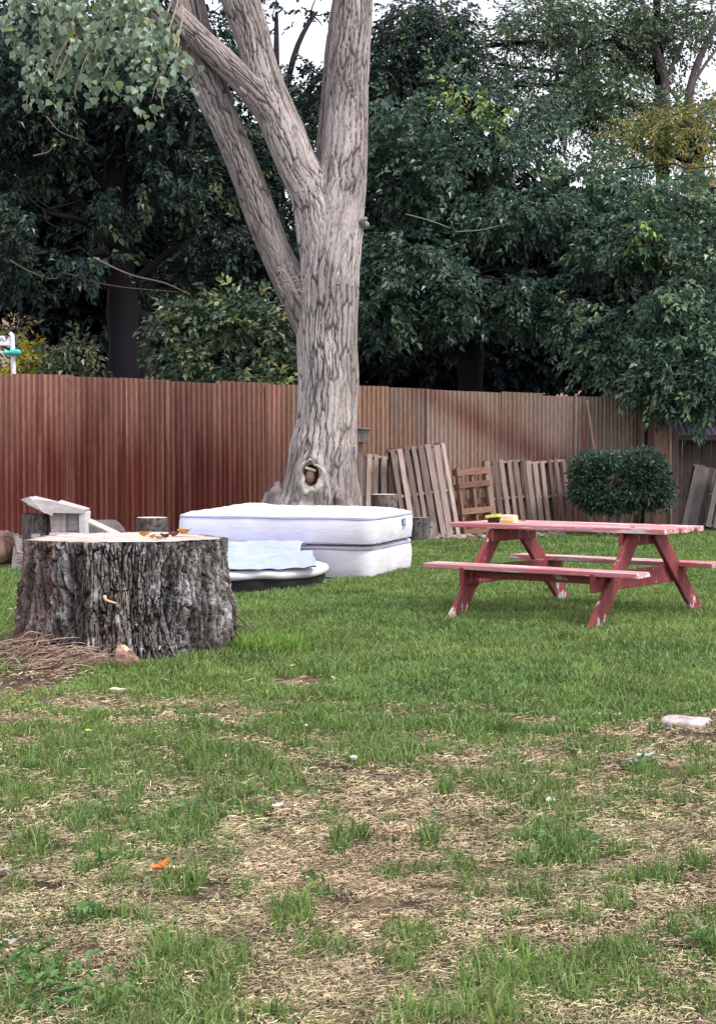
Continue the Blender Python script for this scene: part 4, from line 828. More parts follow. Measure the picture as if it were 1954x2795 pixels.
a_ = W(200, 1168, 18.7); b_ = W(268, 1200, 18.7); mb = MB(); mb.plank(a_, b_+(b_-a_)*1.2, .09, .025, (0, -.4, 1), (.6, .54, .53), warp=.003)
o = mb.build('pale_board', M['woodh']); tag(o, 'thin pale board sloping down to the right behind the stump, on the small log', 'board')
mb = MB()
for q in range(16):
    p = W(rnd.uniform(48, 60), rnd.uniform(1185, 1260), 18.3+rnd.uniform(-.2, .2)); p[2] = max(.02, p[2]*rnd.uniform(.3, 1)); e_ = p+np.array([rnd.uniform(-.2, .3), rnd.uniform(-.1, .1), rnd.uniform(-.03, .06)])
    mb.plank(p, e_, rnd.uniform(.02, .05), .012, (0, 0, 1), rnd.choice([(.45, .42, .42), (.2, .17, .16), (.6, .56, .55)]), segs=2)
for q in range(12):
    p = W(rnd.uniform(50, 60), 1250, 18.3)*[1, 1, 0]; mb.plank(p+[rnd.uniform(-.12, .12), 0, 0], p+np.array([rnd.uniform(-.12, .12), .1, rnd.uniform(.2, .44)]), .05, .03, (0, 1, 0), (.3, .26, .25), segs=2)
o = mb.build('scrap_wood', M['wood']); tag(o, 'heap of broken bark and scrap wood left of the stump, beside the log seat', 'scrap wood', kind='stuff')

# ================================================================== MATTRESSES
def mattress(name, lab, corner, yaw, L, Wd, z0, z1, group, logo=False, bulge=.03, tilt=0.):
    """corner = near right corner; long side runs to the left"""
    o0 = np.array([corner[0], corner[1], z0]); rt_ = empty(name, o0, (0, 0, -yaw), lab, 'mattress', group)
    nx_, ny_ = 90, 70; hgt = z1-z0; rad = .13                     # rounded corners in plan
    def plan(t):                                            # closed outline
        pts = []
        for cx_, cy_, a0 in ((-rad, rad, -90), (-rad, Wd-rad, 0), (-L+rad, Wd-rad, 90), (-L+rad, rad, 180)):
            for q in range(9): a_ = math.radians(a0+q*90/8); pts.append([cx_+rad*math.cos(a_), cy_+rad*math.sin(a_)])
        return np.array(pts)
    out = plan(0); n = []; 
    P = []
    for i in range(len(out)):                               # resample straight runs
        a_, b_ = out[i], out[(i+1) % len(out)]; k_ = max(1, int(np.linalg.norm(b_-a_)/.04)); P += [a_+(b_-a_)*q/k_ for q in range(k_)]
    P = np.array(P); m_ = len(P); cen = np.array([-L/2, Wd/2]); d_ = P-np.roll(P, 1, 0); nr_ = np.column_stack([np.roll(d_, -1, 0)[:, 1]+d_[:, 1], -(np.roll(d_, -1, 0)[:, 0]+d_[:, 0])]); nr_ /= np.linalg.norm(nr_, axis=1)[:, None]
    rows = [(0, -.02), (.012, .0), (.10*hgt, .006), (.3*hgt, .014), (.5*hgt, .018), (.7*hgt, .014), (.86*hgt, .004), (.9*hgt, -.004), (.93*hgt, .008), (.98*hgt, .0), (1.0*hgt, -.03)]
    VV = []
    for z_, o_ in rows:
        wob = .012*(fbm(P[:, 0]*5+P[:, 1]*5, P[:, 0]*0+z_*9, 3, 3)-.5)*2
        VV.append(np.column_stack([P+nr_*(o_+wob*.6)[:, None], z_+wob*.5+0*P[:, 0]]))
    tt = [.97, .93, .88, .82, .75, .65, .55, .4, .2, 0.01]
    for t_ in tt:
        q_ = cen+(P+nr_*-.03-cen)*t_; quilt = .008*np.sin(q_[:, 0]*2*np.pi/.21+2*np.sin(q_[:, 1]*7))*np.sin(q_[:, 1]*2*np.pi/.21)
        hump = bulge*(1-t_**4)+.03*np.exp(-((q_[:, 0]+L*.82)/.22)**2)*np.exp(-((q_[:, 1]-Wd*.75)/.5)**2)
        VV.append(np.column_stack([q_, hgt+.006+hump+quilt*(1 if t_ > .02 else 0)]))
    V = np.vstack(VV); nrow = len(VV); i = np.arange(nrow-1)[:, None]; j = np.arange(m_)[None]; k = (j+1) % m_
    Q = np.stack([i*m_+j, i*m_+k, (i+1)*m_+k, (i+1)*m_+j], -1).reshape(-1, 4)
    V[:, 2] += V[:, 0]*tilt
    mesh_np('cover', V, None, Q, None, M['mattress'], rt_, True)
    for zf, nm in ((.895, 'piping'), (.05, 'piping')):
        ring = np.column_stack([P+nr_*(.006), 0*P[:, 0]+zf*hgt+P[:, 0]*tilt+.004*np.sin(P[:, 0]*9)]); ring = np.vstack([ring, ring[:1]]); V, Q_, _, _ = tube_np(ring, .0075 if zf > .5 else .005, 6); mesh_np(nm, V, None, Q_, None, M['seam'], rt_, True)
    if logo:
        s_ = .30; y0_ = .72*Wd*.9; lg = MB(); X0 = .022; z_ = .50*hgt
        def rc(y0, y1, z0, z1, x=0, tgt=lg): tgt.box(X0+x, X0+x+.004, y0, y1, z0, z1)
        w_ = .055*2.2; h_ = .078; rc(y0_, y0_+w_, z_, z_+h_)
        lb = lg.build('label_patch', M['logo'], rt_)
        l2 = MB(); l2.box(X0+.004, X0+.006, y0_+.2*w_, y0_+.3*w_, z_+.012, z_+.066); l2.box(X0+.004, X0+.006, y0_+.7*w_, y0_+.8*w_, z_+.012, z_+.066); l2.box(X0+.004, X0+.006, y0_+.3*w_, y0_+.7*w_, z_+.034, z_+.044); l2.box(X0+.004, X0+.006, y0_+.4*w_, y0_+.6*w_, z_+.012, z_+.022)
        l2.box(X0+.004, X0+.006, y0_+.4*w_, y0_+.6*w_, z_+.056, z_+.066)
        l2.build('label_emblem', M['logow'], lb)
        l3 = MB()
        for q in range(7): l3.box(X0+.001, X0+.004, y0_+w_*q/7, y0_+w_*(q+.7)/7, z_-.026, z_-.014)
        l3.build('label_caption', M['seam'], rt_)
    return rt_
MG_ = 'discarded mattresses'
mattress('mattress', 'lower white mattress of the pair, lying on the grass under the labelled one', (.125, 17.26), .30, 2.1, 1.6, .0, .335, MG_, bulge=.01)
mattress('mattress', 'upper white quilted mattress with a small navy label on its right end', (.157, 17.2), .2915, 2.12, 1.55, .352, .64, MG_, True, .05)
# thin mattress leaning on the pair, black underside, bluish cover
o0 = np.array([-.9, 16.8, 0.]); tm = empty('crib_mattress', o0, label='thin round-cornered mattress with white rim and black underside, half under a crumpled blue sheet', cat='mattress', group=MG_)
ol = catmull([(-2.55, 15.55), (-2.0, 15.62), (-1.3, 15.76), (-.80, 15.98), (-.46, 16.36), (-.30, 16.85), (-.36, 17.20)], 90); n_ = len(ol)
tg = np.gradient(ol, axis=0); tg /= np.linalg.norm(tg, axis=1)[:, None]; no = np.column_stack([tg[:, 1], -tg[:, 0]])
def strip(rows, nm, mat):
    V = []
    for z_, off in rows: V.append(np.column_stack([ol+no*(off+.008*np.sin(ol[:, :1]*19+z_*30)), z_+.010*np.sin(ol[:, 0]*7+2)+0*ol[:, 0]]))
    V = np.array(V); r_ = len(rows); i = np.arange(r_-1)[:, None]; j = np.arange(n_-1)[None]
    mesh_np(nm, V.reshape(-1, 3), None, np.stack([i*n_+j, i*n_+j+1, (i+1)*n_+j+1, (i+1)*n_+j], -1).reshape(-1, 4), None, mat, tm, True, o0)
strip([(-.02, -.05), (.05, -.03), (.115, -.015)], 'black_underside', M['black'])
strip([(.105, -.02), (.115, .008), (.14, .02), (.155, .020), (.175, .008), (.188, -.012), (.193, -.04)], 'white_rim', M['mattress'])
V = []; bk = np.column_stack([np.linspace(-2.75, -.62, n_), 17.95-(np.linspace(-2.75, -.62, n_)+2.75)*.24])
for t in np.linspace(0, 1, 14): q = ol-no*.04; V.append(np.column_stack([q+(bk-q)*t, .193+.006*math.sin(math.pi*t)+0*q[:, 0]]))
V = np.array(V); i = np.arange(13)[:, None]; j = np.arange(n_-1)[None]
mesh_np('top_face', V.reshape(-1, 3), None, np.stack([i*n_+j, i*n_+j+1, (i+1)*n_+j+1, (i+1)*n_+j], -1).reshape(-1, 4), None, M['mattress'], tm, True, o0)
# crumpled blue sheet from the thin mattress up to the stacked pair
nn, mm = 130, 60; GX, GY = np.meshgrid(np.linspace(0, 1, nn), np.linspace(0, 1, mm), indexing='ij')
fx = -2.5+GX*(1.96+.12*(1-GY)+.05*np.sin(GY*7)+.02*np.sin(GY*17)); fy0 = 15.57+np.clip(fx+2.5, 0, None)*.16+.28*sst(.7, 1, GX); fy1 = 17.93-(fx+2.5)*.285
sy = fy0+(fy1-fy0)*GY; hgt = .204+.136*sst(.05, .9, GY)
# folds radiate from the lower left towards the upper right
ph = fx*3.2-GY*6.5+1.6*fbm(GX*4, GY*3, 3, 3); fold = .030*np.sin(ph*1.6)+.040*np.abs(np.sin(ph*2.9+1))+.05*(fbm(GX*6+GY*2, GY*5-GX*3, 5, 4)-.5)
V = np.dstack([fx, sy, hgt+np.maximum(fold*1.3, -.01)*np.clip(.25+GY*5, 0, 1)*np.clip((1-GY)*4, 0, 1)]).reshape(-1, 3); i = np.arange(nn-1)[:, None]; j = np.arange(mm-1)[None]
o = mesh_np('blue_sheet', V, None, np.stack([i*mm+j, (i+1)*mm+j, (i+1)*mm+j+1, i*mm+j+1], -1).reshape(-1, 4), None, M['sheet'], None, True, o0); tag(o, 'crumpled pale blue sheet draped from the thin mattress up to the stacked pair', 'sheet')

# ================================================================== PICNIC TABLE
tc = (1.732, 13.70, 0.); TA = -.637
pt = empty('picnic_table', tc, (0, 0, TA), 'red-painted wooden picnic table with peeling pink top and attached benches', 'picnic table')
Lt = 1.89; zt = .738
def boards(y0, y1, n, z, L, th, gap, name, mat, jag=.02, wear=.0):
    mb = MB(); w_ = (y1-y0-gap*(n-1))/n
    for q in range(n):
        yc = y0+w_*.5+q*(w_+gap); e0, e1 = rnd.uniform(-jag, jag), rnd.uniform(-jag, jag)
        mb.plank((-L/2+e0, yc, z-th/2), (L/2+e1, yc, z-th/2), w_, th, (0, 0, 1), segs=14, warp=.0035, ragged=.008, wear=wear+rnd.uniform(0, .05))
    return mb.build(name, mat, pt, bevel=.004)
boards(-.35, .35, 5, zt, Lt, .040, .012, 'tabletop', M['tabletop'], .03, .0)
for s in (-1, 1):
    boards(min(s*.775, s*.535), max(s*.775, s*.535), 2, .432, 1.86, .038, .010, 'bench_seat', M['tabletop'], .02, .02)
for s in (-1, 1):
    xo = s*.615
    for side in (-1, 1):
        mb = MB(); a_ = np.array([xo, (.97 if side > 0 else -.86), -.03]); b_ = np.array([xo, side*.17, zt-.042])
        mb.plank(a_, b_, .038, .145, (0, 1, .2), segs=6, warp=.002, wear=.0); 
        # bare wood near the foot
        mb.Wr[-1] = np.where(mb.V[-1][:, 2] < .10, .16, 0.); mb.build('leg', M['tableleg'], pt, bevel=.004)
    for side in (-1, 1):
        for z_, w_ in ((.345, .70), (.375, .66), (zt-.09, .22)):
            mb = MB(); yc = side*((.97 if side > 0 else .86)-(z_+.03)/(zt-.012)*(.80 if side > 0 else .69)); mb.tube([(xo-.024, yc, z_), (xo+.024, yc, z_)], .009, 8, (.1, .1, .1)); mb.build('bolt', M['rust'], pt)
    xi = s*(.615-.040)
    mb = MB(); mb.plank((xi, -.78, .342), (xi, .78, .342), .036, .14, (0, 0, 1), segs=8, warp=.002); mb.build('bench_support', M['table'], pt, bevel=.004)
    mb = MB(); mb.plank((xi, -.33, zt-.095), (xi, .33, zt-.095), .036, .10, (0, 0, 1), segs=6, warp=.002); mb.build('top_cleat', M['table'], pt, bevel=.004)
mb = MB(); mb.plank((-.58, -.60, .365), (.56, -.60, .365), .036, .085, (0, 0, 1), segs=10, warp=.002); mb.build('bench_rail', M['table'], pt, bevel=.004)
# things on it
def tabpt(u, v): return G(u, v, zt+.002)
def tray(name, lab, cat, cpos, lx, ly, h, mat, wall_=.006, flare=.015, solid=False, yaw=-.5, inner=None):
    rt_ = empty(name, cpos, (0, 0, yaw), lab, cat); mb = MB(); n_ = 32; prof = [(1.0, 0), (1.0+flare/lx, h*.5), (1.0+2*flare/lx, h), (1.0+2*flare/lx+.05, h+.002), (1.0+2*flare/lx-.03, h+.001), (.93, h*.3), (.0, h*.25 if not solid else h+.012)]
    if solid: prof = [(1.0, 0), (1.02, h*.4), (1.02, h*.8), (.97, h), (.8, h+.006), (.0, h+.008)]
    V = []
    for k_, z_ in prof:
        for q in range(n_):
            a_ = 2*math.pi*q/n_; e_ = 4.5; cx_ = math.copysign(abs(math.cos(a_))**(2/e_), math.cos(a_)); sy_ = math.copysign(abs(math.sin(a_))**(2/e_), math.sin(a_)); V.append([cx_*lx/2*k_, sy_*ly/2*k_, z_])
    i = np.arange(len(prof)-1)[:, None]; j = np.arange(n_)[None]; k = (j+1) % n_; mb.add(V, np.stack([i*n_+j, i*n_+k, (i+1)*n_+k, (i+1)*n_+j], -1).reshape(-1, 4)); mb.build('shell', mat, rt_, None, True); return rt_
p1 = tabpt(1110, 1171); p2 = tabpt(1138, 1172)
t1 = tray('yellow_tub', 'small bright yellow plastic tub, left of the peach box on the picnic table', 'tub', p1+[-.012, 0, 0], .085, .08, .030, M['black'], solid=True); 
mb = MB(); mb.plank((-.055, 0, .044), (.05, 0, .058), .09, .024, (0, 0, 1), segs=4, warp=.001); mb.build('lid', M['yellow'], t1, bevel=.006)
t2 = tray('peach_box', 'small peach-coloured plastic box with rounded corners on the picnic table', 'box', p2+[.01, 0, 0], .13, .09, .058, M['peach'], solid=True)
mb = MB(); mb.plank((-.05, -.052, .022), (.05, -.052, .022), .004, .02, (0, 0, 1), segs=2); mb.build('front_band', M['yellow'], t2)

# ================================================================== PALLETS
def pallet(lab, u0, u1, v0, vb, y, tilt, roll, cols, nb=7, horiz=False, yaw=None, back=.8, miss=(), jit=.012, grp='wooden pallets leaning on the fence', seed=0, bw=.085, base=0.):
    rnd.seed(seed+100); m = PM(y); w_ = (u1-u0)*m; cx_ = W((u0+u1)/2, 1000, y)[0]; ztop = W(u0, v0, y)[2]; h_ = (ztop)/math.cos(tilt)
    yw = math.atan2(FD[1], FD[0]) if yaw is None else yaw; w_ = w_/math.cos(yw)
    rt_ = empty('pallet', (cx_, y, base), (-tilt, roll, yw), lab, 'pallet', grp); rt_.rotation_mode = 'XYZ'
    def cc(): k_ = rnd.uniform(.7, 1.25); b_ = cols[rnd.randint(0, len(cols)-1)]; return tuple(q*k_ for q in b_)
    xs_ = np.linspace(-w_/2+bw/2, w_/2-bw/2, nb)
    fr2, bk, = MB(), MB()
    for q, x_ in enumerate(xs_):
        if q in miss: continue
        wd = bw*rnd.uniform(.7, 1.15)
        if horiz: continue
        fr2.plank((x_+rnd.uniform(-1, 1)*jit, -.062, rnd.uniform(0, .02)), (x_+rnd.uniform(-1, 1)*jit, -.062, h_-rnd.uniform(0, .05)), wd, .016, (0, 1, 0), cc(), warp=.004, ragged=.012)
    if horiz:
        for z_ in (.06, h_*.36, h_*.74, h_*.93):
            f3 = MB(); f3.plank((-w_/2, -.062, z_), (w_/2, -.062, z_+rnd.uniform(-.01, .01)), rnd.uniform(.08, .11), .018, (0, 1, 0), cc(), warp=.003, ragged=.006); f3.build('cross_board', M['woodh'], rt_)
        for x_ in (-w_/2+.03, 0, w_/2-.03):
            sb = MB(); sb.plank((x_, 0, 0), (x_, 0, h_), .038, .09, (0, 1, 0), cc(), warp=.003); sb.build('stringer', M['wood'], rt_)
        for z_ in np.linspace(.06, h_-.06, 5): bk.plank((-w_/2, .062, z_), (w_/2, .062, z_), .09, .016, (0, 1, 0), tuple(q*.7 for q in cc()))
    else:
        for z_ in (.05, h_*.48, h_-.05):
            sb = MB(); sb.plank((-w_/2, 0, z_), (w_/2, 0, z_+rnd.uniform(-.012, .012)), .09, .038, (0, 0, 1), cc(), warp=.003, ragged=.008); o_ = sb.build('stringer', M['woodh'], rt_)
        nbk = max(3, int(nb*.8))
        for x_ in np.linspace(-w_/2+bw*.9, w_/2-bw*.9, nbk): bk.plank((x_, .056, 0), (x_+rnd.uniform(-.02, .02), .056, h_), bw*1.05, .016, (0, 1, 0), tuple(q*.28 for q in cc()), warp=.003)  # back boards coloured very dark to paint shade into the gaps
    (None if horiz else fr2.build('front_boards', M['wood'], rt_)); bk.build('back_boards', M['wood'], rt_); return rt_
PK = [(.40, .31, .28), (.31, .235, .21), (.22, .165, .15)]; BR = [(.25, .185, .16), (.18, .135, .12), (.30, .225, .20), (.14, .105, .095)]; RB = [(.30, .17, .12), (.24, .135, .10)]; DK = [(.16, .14, .135), (.21, .18, .17), (.12, .105, .10)]
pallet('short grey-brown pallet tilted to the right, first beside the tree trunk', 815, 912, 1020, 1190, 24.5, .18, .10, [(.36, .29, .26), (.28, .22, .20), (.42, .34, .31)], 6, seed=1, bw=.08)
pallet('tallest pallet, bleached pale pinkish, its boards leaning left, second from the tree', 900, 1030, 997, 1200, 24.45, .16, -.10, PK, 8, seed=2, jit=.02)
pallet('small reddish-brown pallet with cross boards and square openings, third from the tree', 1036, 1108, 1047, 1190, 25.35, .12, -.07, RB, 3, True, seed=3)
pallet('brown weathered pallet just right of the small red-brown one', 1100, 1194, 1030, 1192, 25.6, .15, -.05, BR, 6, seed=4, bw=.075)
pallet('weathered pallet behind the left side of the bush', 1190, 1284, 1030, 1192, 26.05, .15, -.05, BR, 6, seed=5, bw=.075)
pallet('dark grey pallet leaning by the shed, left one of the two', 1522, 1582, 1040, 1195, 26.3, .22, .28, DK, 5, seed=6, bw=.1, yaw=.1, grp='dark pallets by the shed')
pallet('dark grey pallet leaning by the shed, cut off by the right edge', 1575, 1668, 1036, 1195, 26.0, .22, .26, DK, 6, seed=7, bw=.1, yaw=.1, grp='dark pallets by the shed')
rnd.seed(5)
def board(name, lab, a, b, w_, t_, col, mat='wood', up=(0, 1, 0), cat='board', grp=None):
    mb = MB(); mb.plank(a, b, w_, t_, up, col, warp=.003, ragged=.006); o0 = np.array(a, float); o_ = mb.build(name, M[mat], None, o0); return tag(o_, lab, cat, grp)
g0 = lambda u, y, z=0.: np.array([W(u, 1200, y)[0], y, z])
board('leaning_board', 'crooked grey-brown board leaning between the trunk and the first pallet', g0(818, 24.35), W(818, 1020, 24.6), .06, .02, (.34, .26, .24))
board('leaning_board', 'long thin pinkish lath leaning on the fence above the bush, right one of two', g0(1358, 26.5), W(1315, 897, 26.85), .035, .02, (.34, .2, .16))
board('leaning_board', 'dark red thin lath leaning on the fence above the bush, left one of two', g0(1326, 26.4), W(1302, 930, 26.75), .03, .02, (.16, .05, .04))
board('plywood_sheet', 'ragged upright brown board filling the gap at the end of the fence', g0(1455, 27.35), W(1450, 925, 27.45), .26, .02, (.17, .125, .11), cat='plywood')
board('plywood_sheet', 'narrow broken board hanging at a slant in front of the ragged brown board', g0(1462, 27.05), W(1446, 948, 27.2), .17, .02, (.25, .17, .14), cat='plywood')
dr = empty('old_door', g0(1482, 26.9), (-.04, 0, .1), 'old reddish-brown door panel with a pale frame leaning by the end of the fence', 'door'); mb = MB(); mb.plank((0, 0, 0), (0, 0, 1.72), .24, .02, (0, 1, 0), (.27, .16, .12), warp=.002); mb.build('panel', M['wood'], dr)
mb = MB(); mb.plank((.14, -.02, 0), (.14, -.02, 1.66), .035, .04, (0, 1, 0), (.36, .26, .22)); mb.plank((-.13, -.02, 1.76), (.15, -.02, 1.66), .035, .04, (0, 1, 0), (.36, .26, .22)); mb.build('frame', M['wood'], dr)
board('rusty_panel', 'dark rusty upright panel between the old door and the shed', g0(1503, 27.6), W(1503, 965, 27.6), .25, .012, (.14, .1, .1), cat='metal panel')
# sawn rounds by the pallets
log('log_round', 'upright log round with a pale sawn top in front of the first pallet', g0(861, 23.6), W(861, 1108, 23.6), 30*PM(23.6), 11, 'log rounds', pal=((.30, .24, .21), (.19, .16, .15), (.05, .04, .04)), capc=(.72, .64, .6))
log('log_round', 'small dark log round beside the right end of the upper mattress', g0(940, 23.3), W(940, 1160, 23.3), 24*PM(23.3), 12, 'log rounds', pal=((.16, .15, .15), (.12, .11, .11), (.04, .035, .035)), capc=(.25, .22, .2))
log('log_round', 'tilted narrow split log beside the small dark round, in front of the tall pallet', g0(962, 23.6), W(966, 1172, 23.7), 10*PM(23.6), 13, 'log rounds', pal=((.30, .25, .24), (.2, .17, .17), (.06, .05, .05)))
log('log_block', 'low dark block of wood under the right side of the bush', g0(1538*.945+15, 26.2), W(1468, 1180, 26.2), 24*PM(26.2), 14, None, pal=((.12, .10, .09), (.1, .08, .08), (.03, .03, .03)), capc=(.34, .29, .27))
# box on a stake behind the trunk
bx = empty('nest_box', g0(808, 23.6), label='grey weathered wooden box on a stake, peeping out right of the trunk', cat='nest box'); c_ = W(808, 978, 23.6)
mb = MB(); mb.plank((0, 0, c_[2]-.08), (.02, 0, c_[2]+.10), .22, .2, (0, 1, 0), (.24, .21, .205), ragged=.01); mb.build('box', M['wood'], bx)
mb = MB(); mb.plank((-.12, 0, c_[2]+.115), (.14, 0, c_[2]+.10), .26, .02, (0, 0, 1), (.3, .26, .25)); mb.build('lid', M['woodh'], bx); mb = MB(); mb.plank((0, 0, 0), (0, 0, c_[2]-.07), .06, .06, (0, 1, 0), (.3, .22, .2)); mb.build('stake', M['wood'], bx)
# rubble along the pallets
mb = MB()
for q in range(70):
    u = rnd.uniform(950, 1270); y = 24.2+(u-950)/320*1.0+rnd.uniform(-.25, .2); p = g0(u, y, .02); V, T, C = chunk(p, (rnd.uniform(.03, .09), rnd.uniform(.03, .06), rnd.uniform(.015, .05)), col=rnd.choice([(.26, .22, .19), (.18, .15, .13), (.3, .25, .22)])); mb.add(V, None, T, C)
o = mb.build('rubble', M['stone'], None); tag(o, 'bits of stone and bark scattered along the foot of the pallets', 'rubble', kind='stuff')

# ================================================================== BUSH
by = 25.3; bc = W(1388, 1078, by); b0 = (bc[0], by, 0)
bu = empty('evergreen_bush', b0, label='rounded boxy dark green bush in front of the right end of the fence', cat='bush'); N_ = 3600; m = PM(by)
q = unit(N_); q = np.sign(q)*np.abs(q)**.62; q /= np.maximum(1, (np.abs(q)**3.2).sum(1)**(1/3.2))[:, None]; q = q*(.72+.30*R.random(N_)[:, None]**.6)
k_ = 1+.3*(fbm(q[:, 0]*2.2+4, q[:, 2]*2.2, 5, 3)-.5)*2; P = bc+q*k_[:, None]*np.array([95*m, .60, 52*m]); P[:, 2] = np.maximum(P[:, 2], .22+.25*R.random(N_)*(1+0*P[:, 2]))
V, T, C = sprays(P, q*np.array([1, 1, 1])*.7+[0, 0, .35], 10, .06, leafcol((.035, .070, .045), (.12, .19, .11), .14), .08, .2, .48)
mesh_np('foliage', V, T, None, C, M['leaf'], bu, False, np.array(b0)); mb = MB()
for q in range(9):
    x_ = rnd.uniform(-.45, .45); mb.tube(catmull([(b0[0]+x_*.6, by+rnd.uniform(-.1, .1), -.03), (b0[0]+x_, by-.05, .25), (b0[0]+x_*1.4, by+rnd.uniform(-.2, .1), .62)], 10), np.linspace(.035, .015, 10), 7, (.30, .26, .26))
mb.build('stem', M['bark'], bu, np.array(b0), True)

# ================================================================== SHED
sh0 = np.array([6.6, 28.4, 0.]); sh = empty('shed', sh0, label='dark old shed with a low sloping roof at the right edge behind the pallets', cat='shed')
x0 = W(1497, 1000, 28.3)[0]; ze = W(1550, 977, 28.3)[2]; 
mb = MB()
xs_ = np.arange(x0, x0+4.2, .16)
for x_ in xs_: mb.plank((x_, 28.35, -.05), (x_, 28.35, ze+.02), .154, .03, (0, 1, 0), (.065, .045, .045), segs=3, warp=.002)
mb.build('wall', M['shed'], sh, sh0)
n_ = 300; xx = np.linspace(x0-.12, x0+4.3, n_); t_ = np.linspace(0, 1, 8); A_, B_ = np.meshgrid(xx, t_, indexing='ij'); V = np.dstack([A_, 28.2+B_*2.6, ze+B_*1.25+.012*np.sin(A_*2*np.pi/.1)]).reshape(-1, 3)
i = np.arange(n_-1)[:, None]; j = np.arange(7)[None]; mesh_np('roof', V, None, np.stack([i*8+j, (i+1)*8+j, (i+1)*8+j+1, i*8+j+1], -1).reshape(-1, 4), None, M['roof'], sh, True, sh0)
mb = MB(); mb.plank((x0-.1, 28.22, ze-.03), (x0+4.2, 28.22, ze-.03), .03, .10, (0, 0, 1), (.1, .07, .07)); mb.build('fascia', M['shed'], sh, sh0)
mb = MB(); mb.plank((x0, 28.4, ze/2), (x0, 30.7, ze/2), .03, ze, (0, 0, 1), (.06, .045, .045)); mb.build('side_wall', M['shed'], sh, sh0)

# ================================================================== BEYOND THE FENCE
wf = empty('garden_gateway', g0(27, 26), label='white metal frame with spiked top rail and teal clamp beyond the fence, far left', cat='gateway'); wo = np.array(g0(27, 26))
p = W(32, 842, 26); mb = MB(); tp = W(28, 752, 26); mb.tube([(p[0], 26, 0), p, tp, tp+[-.03, 0, .04]], [.036, .036, .036, .03], 12); mb.build('post', M['white'], wf, wo, True)
a_ = W(-130, 771, 26); b_ = W(30, 771, 26); mb = MB(); mb.plank(a_, b_, .04, .05, (0, 0, 1)); mb.build('top_rail', M['white'], wf, wo)
for u in (-100, -72, -44, -18, 8, 21):
    mb = MB(); q = W(u, 769, 26); mb.add([q+[-.05, -.01, 0], q+[.05, -.01, 0], q+[.05, .01, 0], q+[-.05, .01, 0], q+[0, -.005, .10], q+[0, .005, .10]], [[0, 1, 2, 3]], [[0, 4, 1], [3, 2, 5], [0, 3, 5], [0, 5, 4], [1, 4, 5], [1, 5, 2]]); mb.build('spike', M['white'], wf, wo)
q = W(-120, 771, 26); mb = MB(); mb.tube([(q[0], 26, 0), q], [.036, .036], 12); mb.build('post', M['white'], wf, wo, True)
q = W(5, 758, 26); mb = MB(); mb.tube([q+[-.05, 0, 0], q+[.02, 0, .01], q+[.05, 0, -.06]], [.03, .03, .02], 8); mb.build('finial', M['white'], wf, wo, True)
a_ = W(10, 791, 25.93); b_ = W(48, 790, 25.93); mb = MB(); mb.tube(catmull([a_, a_*.7+b_*.3, b_], 12), [.03, .05, .055, .05, .04, .035, .035, .04, .05, .055, .05, .03], 12); mb.build('clamp', M['teal'], wf, wo, True)
a_ = W(-120, 791, 26); b_ = W(12, 790, 26); mb = MB(); mb.tube([a_, b_], .014, 8); mb.build('rod', M['white'], wf, wo, True)
# neighbour's pale wall and car roof glimpsed low behind the foliage
nb_ = empty('neighbour_house', (-10.5, 48, 0), label='pale house wall glimpsed past the white frame, beyond the fence at far left', cat='house')
mb = MB(); mb.box(-13.5, -7.9, 48, 52, 0, 3.25); mb.build('wall', mat_plain('pale_render', (.5, .44, .36), .8), nb_, np.array([-10.5, 48, 0])); mb = MB(); mb.box(-13.7, -7.7, 47.8, 52.2, 3.252, 3.4); mb.build('roof', M['rust'], nb_, np.array([-10.5, 48, 0]))
cr0 = W(1222, 874, 38); vn_ = empty('white_canopy', (cr0[0], 38, 0), label='white canopy roof glimpsed through the leaves above the right part of the fence', cat='canopy')
mb = MB(); mb.add([[-.5, -.6, cr0[2]-.06], [.5, -.6, cr0[2]-.06], [.5, .6, cr0[2]-.06], [-.5, .6, cr0[2]-.06], [-.35, -.4, cr0[2]+.12], [.3, -.4, cr0[2]+.10], [.3, .4, cr0[2]+.10], [-.35, .4, cr0[2]+.12]], BOXQ); mb.build('roof', M['white'], vn_)
for sx in (-.45, .45): mb = MB(); mb.tube([(sx, -.5, 0), (sx, -.5, cr0[2]-.062)], [.03, .03], 8); mb.build('post', M['white'], vn_)
# overhead cable
a_ = W(1457, 371, 28); b_ = W(1605, 373, 28); d_ = b_-a_; mb = MB(); mb.tube(catmull([a_-d_*3+[0, 6, .25], a_, b_, b_+d_*5+[0, 0, .6]], 40), .016, 6, (.01, .01, .01)); o = mb.build('overhead_cable', M['cable'], None, None, True); tag(o, 'thin black cable strung across the foliage at the right edge', 'cable')

# ================================================================== SMALL THINGS ON THE LAWN
p = G(1537, 1624); mb = MB(); n_ = 28; V = []
for k_, z_ in ((1.0, -.02), (1.02, .004), (.93, .014), (.5, .018), (0.01, .017)):
    for q in range(n_): a_ = 2*math.pi*q/n_; r0 = 1+.07*math.cos(2*a_+.5)+.05*math.cos(5*a_); V.append([p[0]+.112*k_*r0*math.cos(a_), p[1]+.125*k_*r0*math.sin(a_), z_+.014+.004*math.cos(3*a_)])
i = np.arange(4)[:, None]; j = np.arange(n_)[None]; k = (j+1) % n_; V = np.array(V); kk = fbm(V[:, 0]*18, V[:, 1]*12, 4, 3)[:, None]
mb.add(V, np.stack([i*n_+j, i*n_+k, (i+1)*n_+k, (i+1)*n_+j], -1).reshape(-1, 4), None, np.array([.50, .42, .41])*(.55+.9*kk)); o = mb.build('flat_stone', M['stone'], None, p*[1, 1, 0], True); tag(o, 'flat pinkish-grey stone set in the grass at the right, below the picnic table', 'stone')
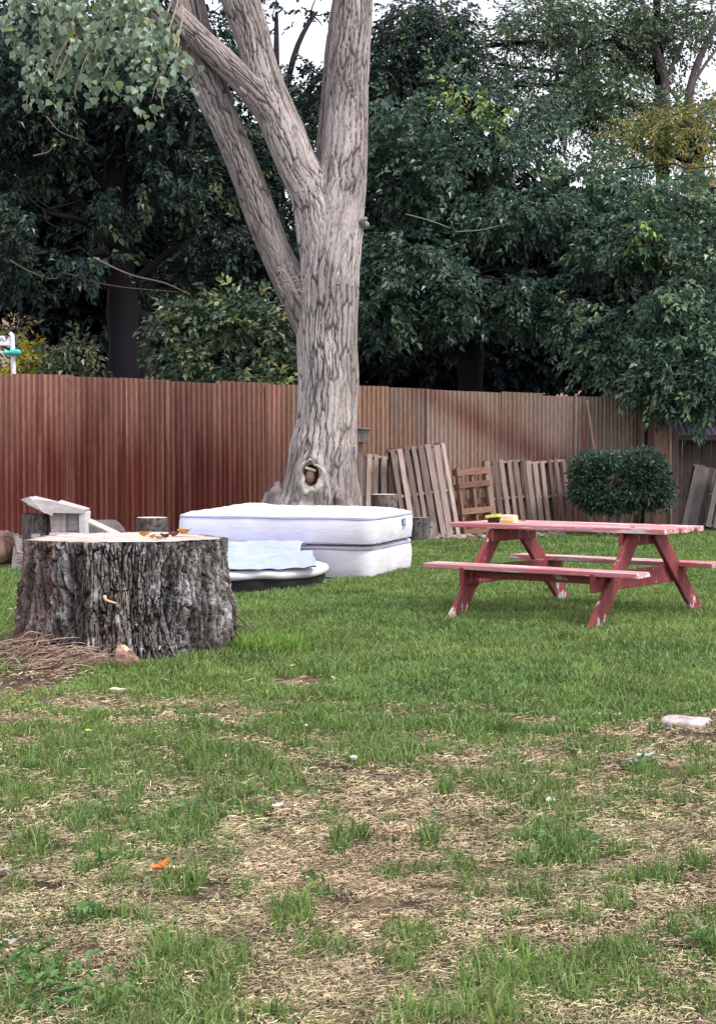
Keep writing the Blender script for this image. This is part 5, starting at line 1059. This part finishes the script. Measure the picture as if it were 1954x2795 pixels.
for u, v, lab in [(793, 1710, 'small white pebble in the middle of the lawn, left of the bare pink patch'), (1232, 1806, 'small white pebble on bare soil, right of centre in the foreground')]:
    p = G(u, v); mb = MB(); V, T, C = chunk(p+[0, 0, .022], (.016, .014, .011), col=(1.0, .98, .95)); mb.add(V, None, T, np.clip(C, .5, .85)); o = mb.build('pebble', M['stone'], None, p*[1, 1, 0], True); tag(o, lab, 'pebble', 'pebbles')
p = G(535, 1807); q = G(580, 1787); mb = MB(); mb.tube(catmull([p+[0, 0, .012], (p+q)/2+[0, 0, .028], q+[0, 0, .03]], 8), np.linspace(.008, .005, 8), 6, (.03, .025, .025)); o = mb.build('stick', M['wood'], None, p*[1, 1, 0], True); tag(o, 'short charred black stick lying in the lawn left of centre', 'stick')
FLV = [(360, 1972, .075, (.72, .22, .06), 'bright orange fallen leaf on the worn lawn, left of centre in the foreground', .6, .8), (398, 1973, .06, (.72, .60, .30), 'pale tan fallen leaf just right of the bright orange leaf', .3, .3),
 (970, 1240, .10, (.55, .62, .35), 'pale green fallen leaf on the grass between the mattresses and the picnic table', .2, 0), (955, 1245, .0, None, None, 0, 0), (1448, 1712, .10, (.52, .60, .58), 'silvery grey-green leaf on the lawn below the flat stone', .3, .5), (1420, 1722, .09, (.45, .54, .50), 'smaller greyish leaf touching the silvery leaf below the flat stone', .3, -.6),
 (233, 1950, .05, (.26, .33, .28), 'greyish-green leaf on the worn lawn at left foreground', .4, .4), (15, 1975, .05, (.36, .36, .33), 'pale grey leaf near the left edge of the foreground', .4, 1.), (25, 2150, .055, (.5, .48, .42), 'whitish dead leaf at the lower left edge', .5, .3),
 (625, 1832, .06, (.68, .62, .52), 'beige curled leaf in the middle of the worn lawn', .5, .9), (1340, 1255, .08, (.6, .58, .42), 'pale leaf on the grass seen under the picnic table top', .3, 0), (200, 1656, .05, (.65, .7, .12), 'lemon-yellow leaf on the lawn below the stump', .3, 0),
 (655, 1505, .05, (.65, .66, .25), 'yellow-green leaf on the grass right of the stump', .3, .4), (665, 1634, .05, (.66, .72, .62), 'whitish leaf on the grass at the centre left, upper of two', .3, .4), (690, 1640, .05, (.66, .72, .62), 'whitish leaf on the grass at the centre left, lower of two', .3, -.4),
 (1590, 1193, .0, None, None, 0, 0), (30, 1378, .09, (.6, .68, .5), 'pale leaf standing in the grass left of the stump', .8, .3), (268, 1563, .11, (.62, .64, .42), 'long pale strip of leaf lying in front of the stump', .2, 0), (1570, 1202, .08, (.6, .66, .5), 'pale leaf on the grass right of the picnic table top', .3, .1), (395, 1880, .05, (.35, .5, .2), 'light green leaf on the worn lawn above the orange leaf', .4, .8)]
for u, v, L_, cl, lab, up_, yw in FLV:
    if lab: p = G(u, v); p[2] = float(hz(p[0], p[1]))+.02; leafobj('fallen_leaf', p, L_, cl, lab, 'leaf', up_, yw, group='fallen leaves on the lawn', curl=.5)
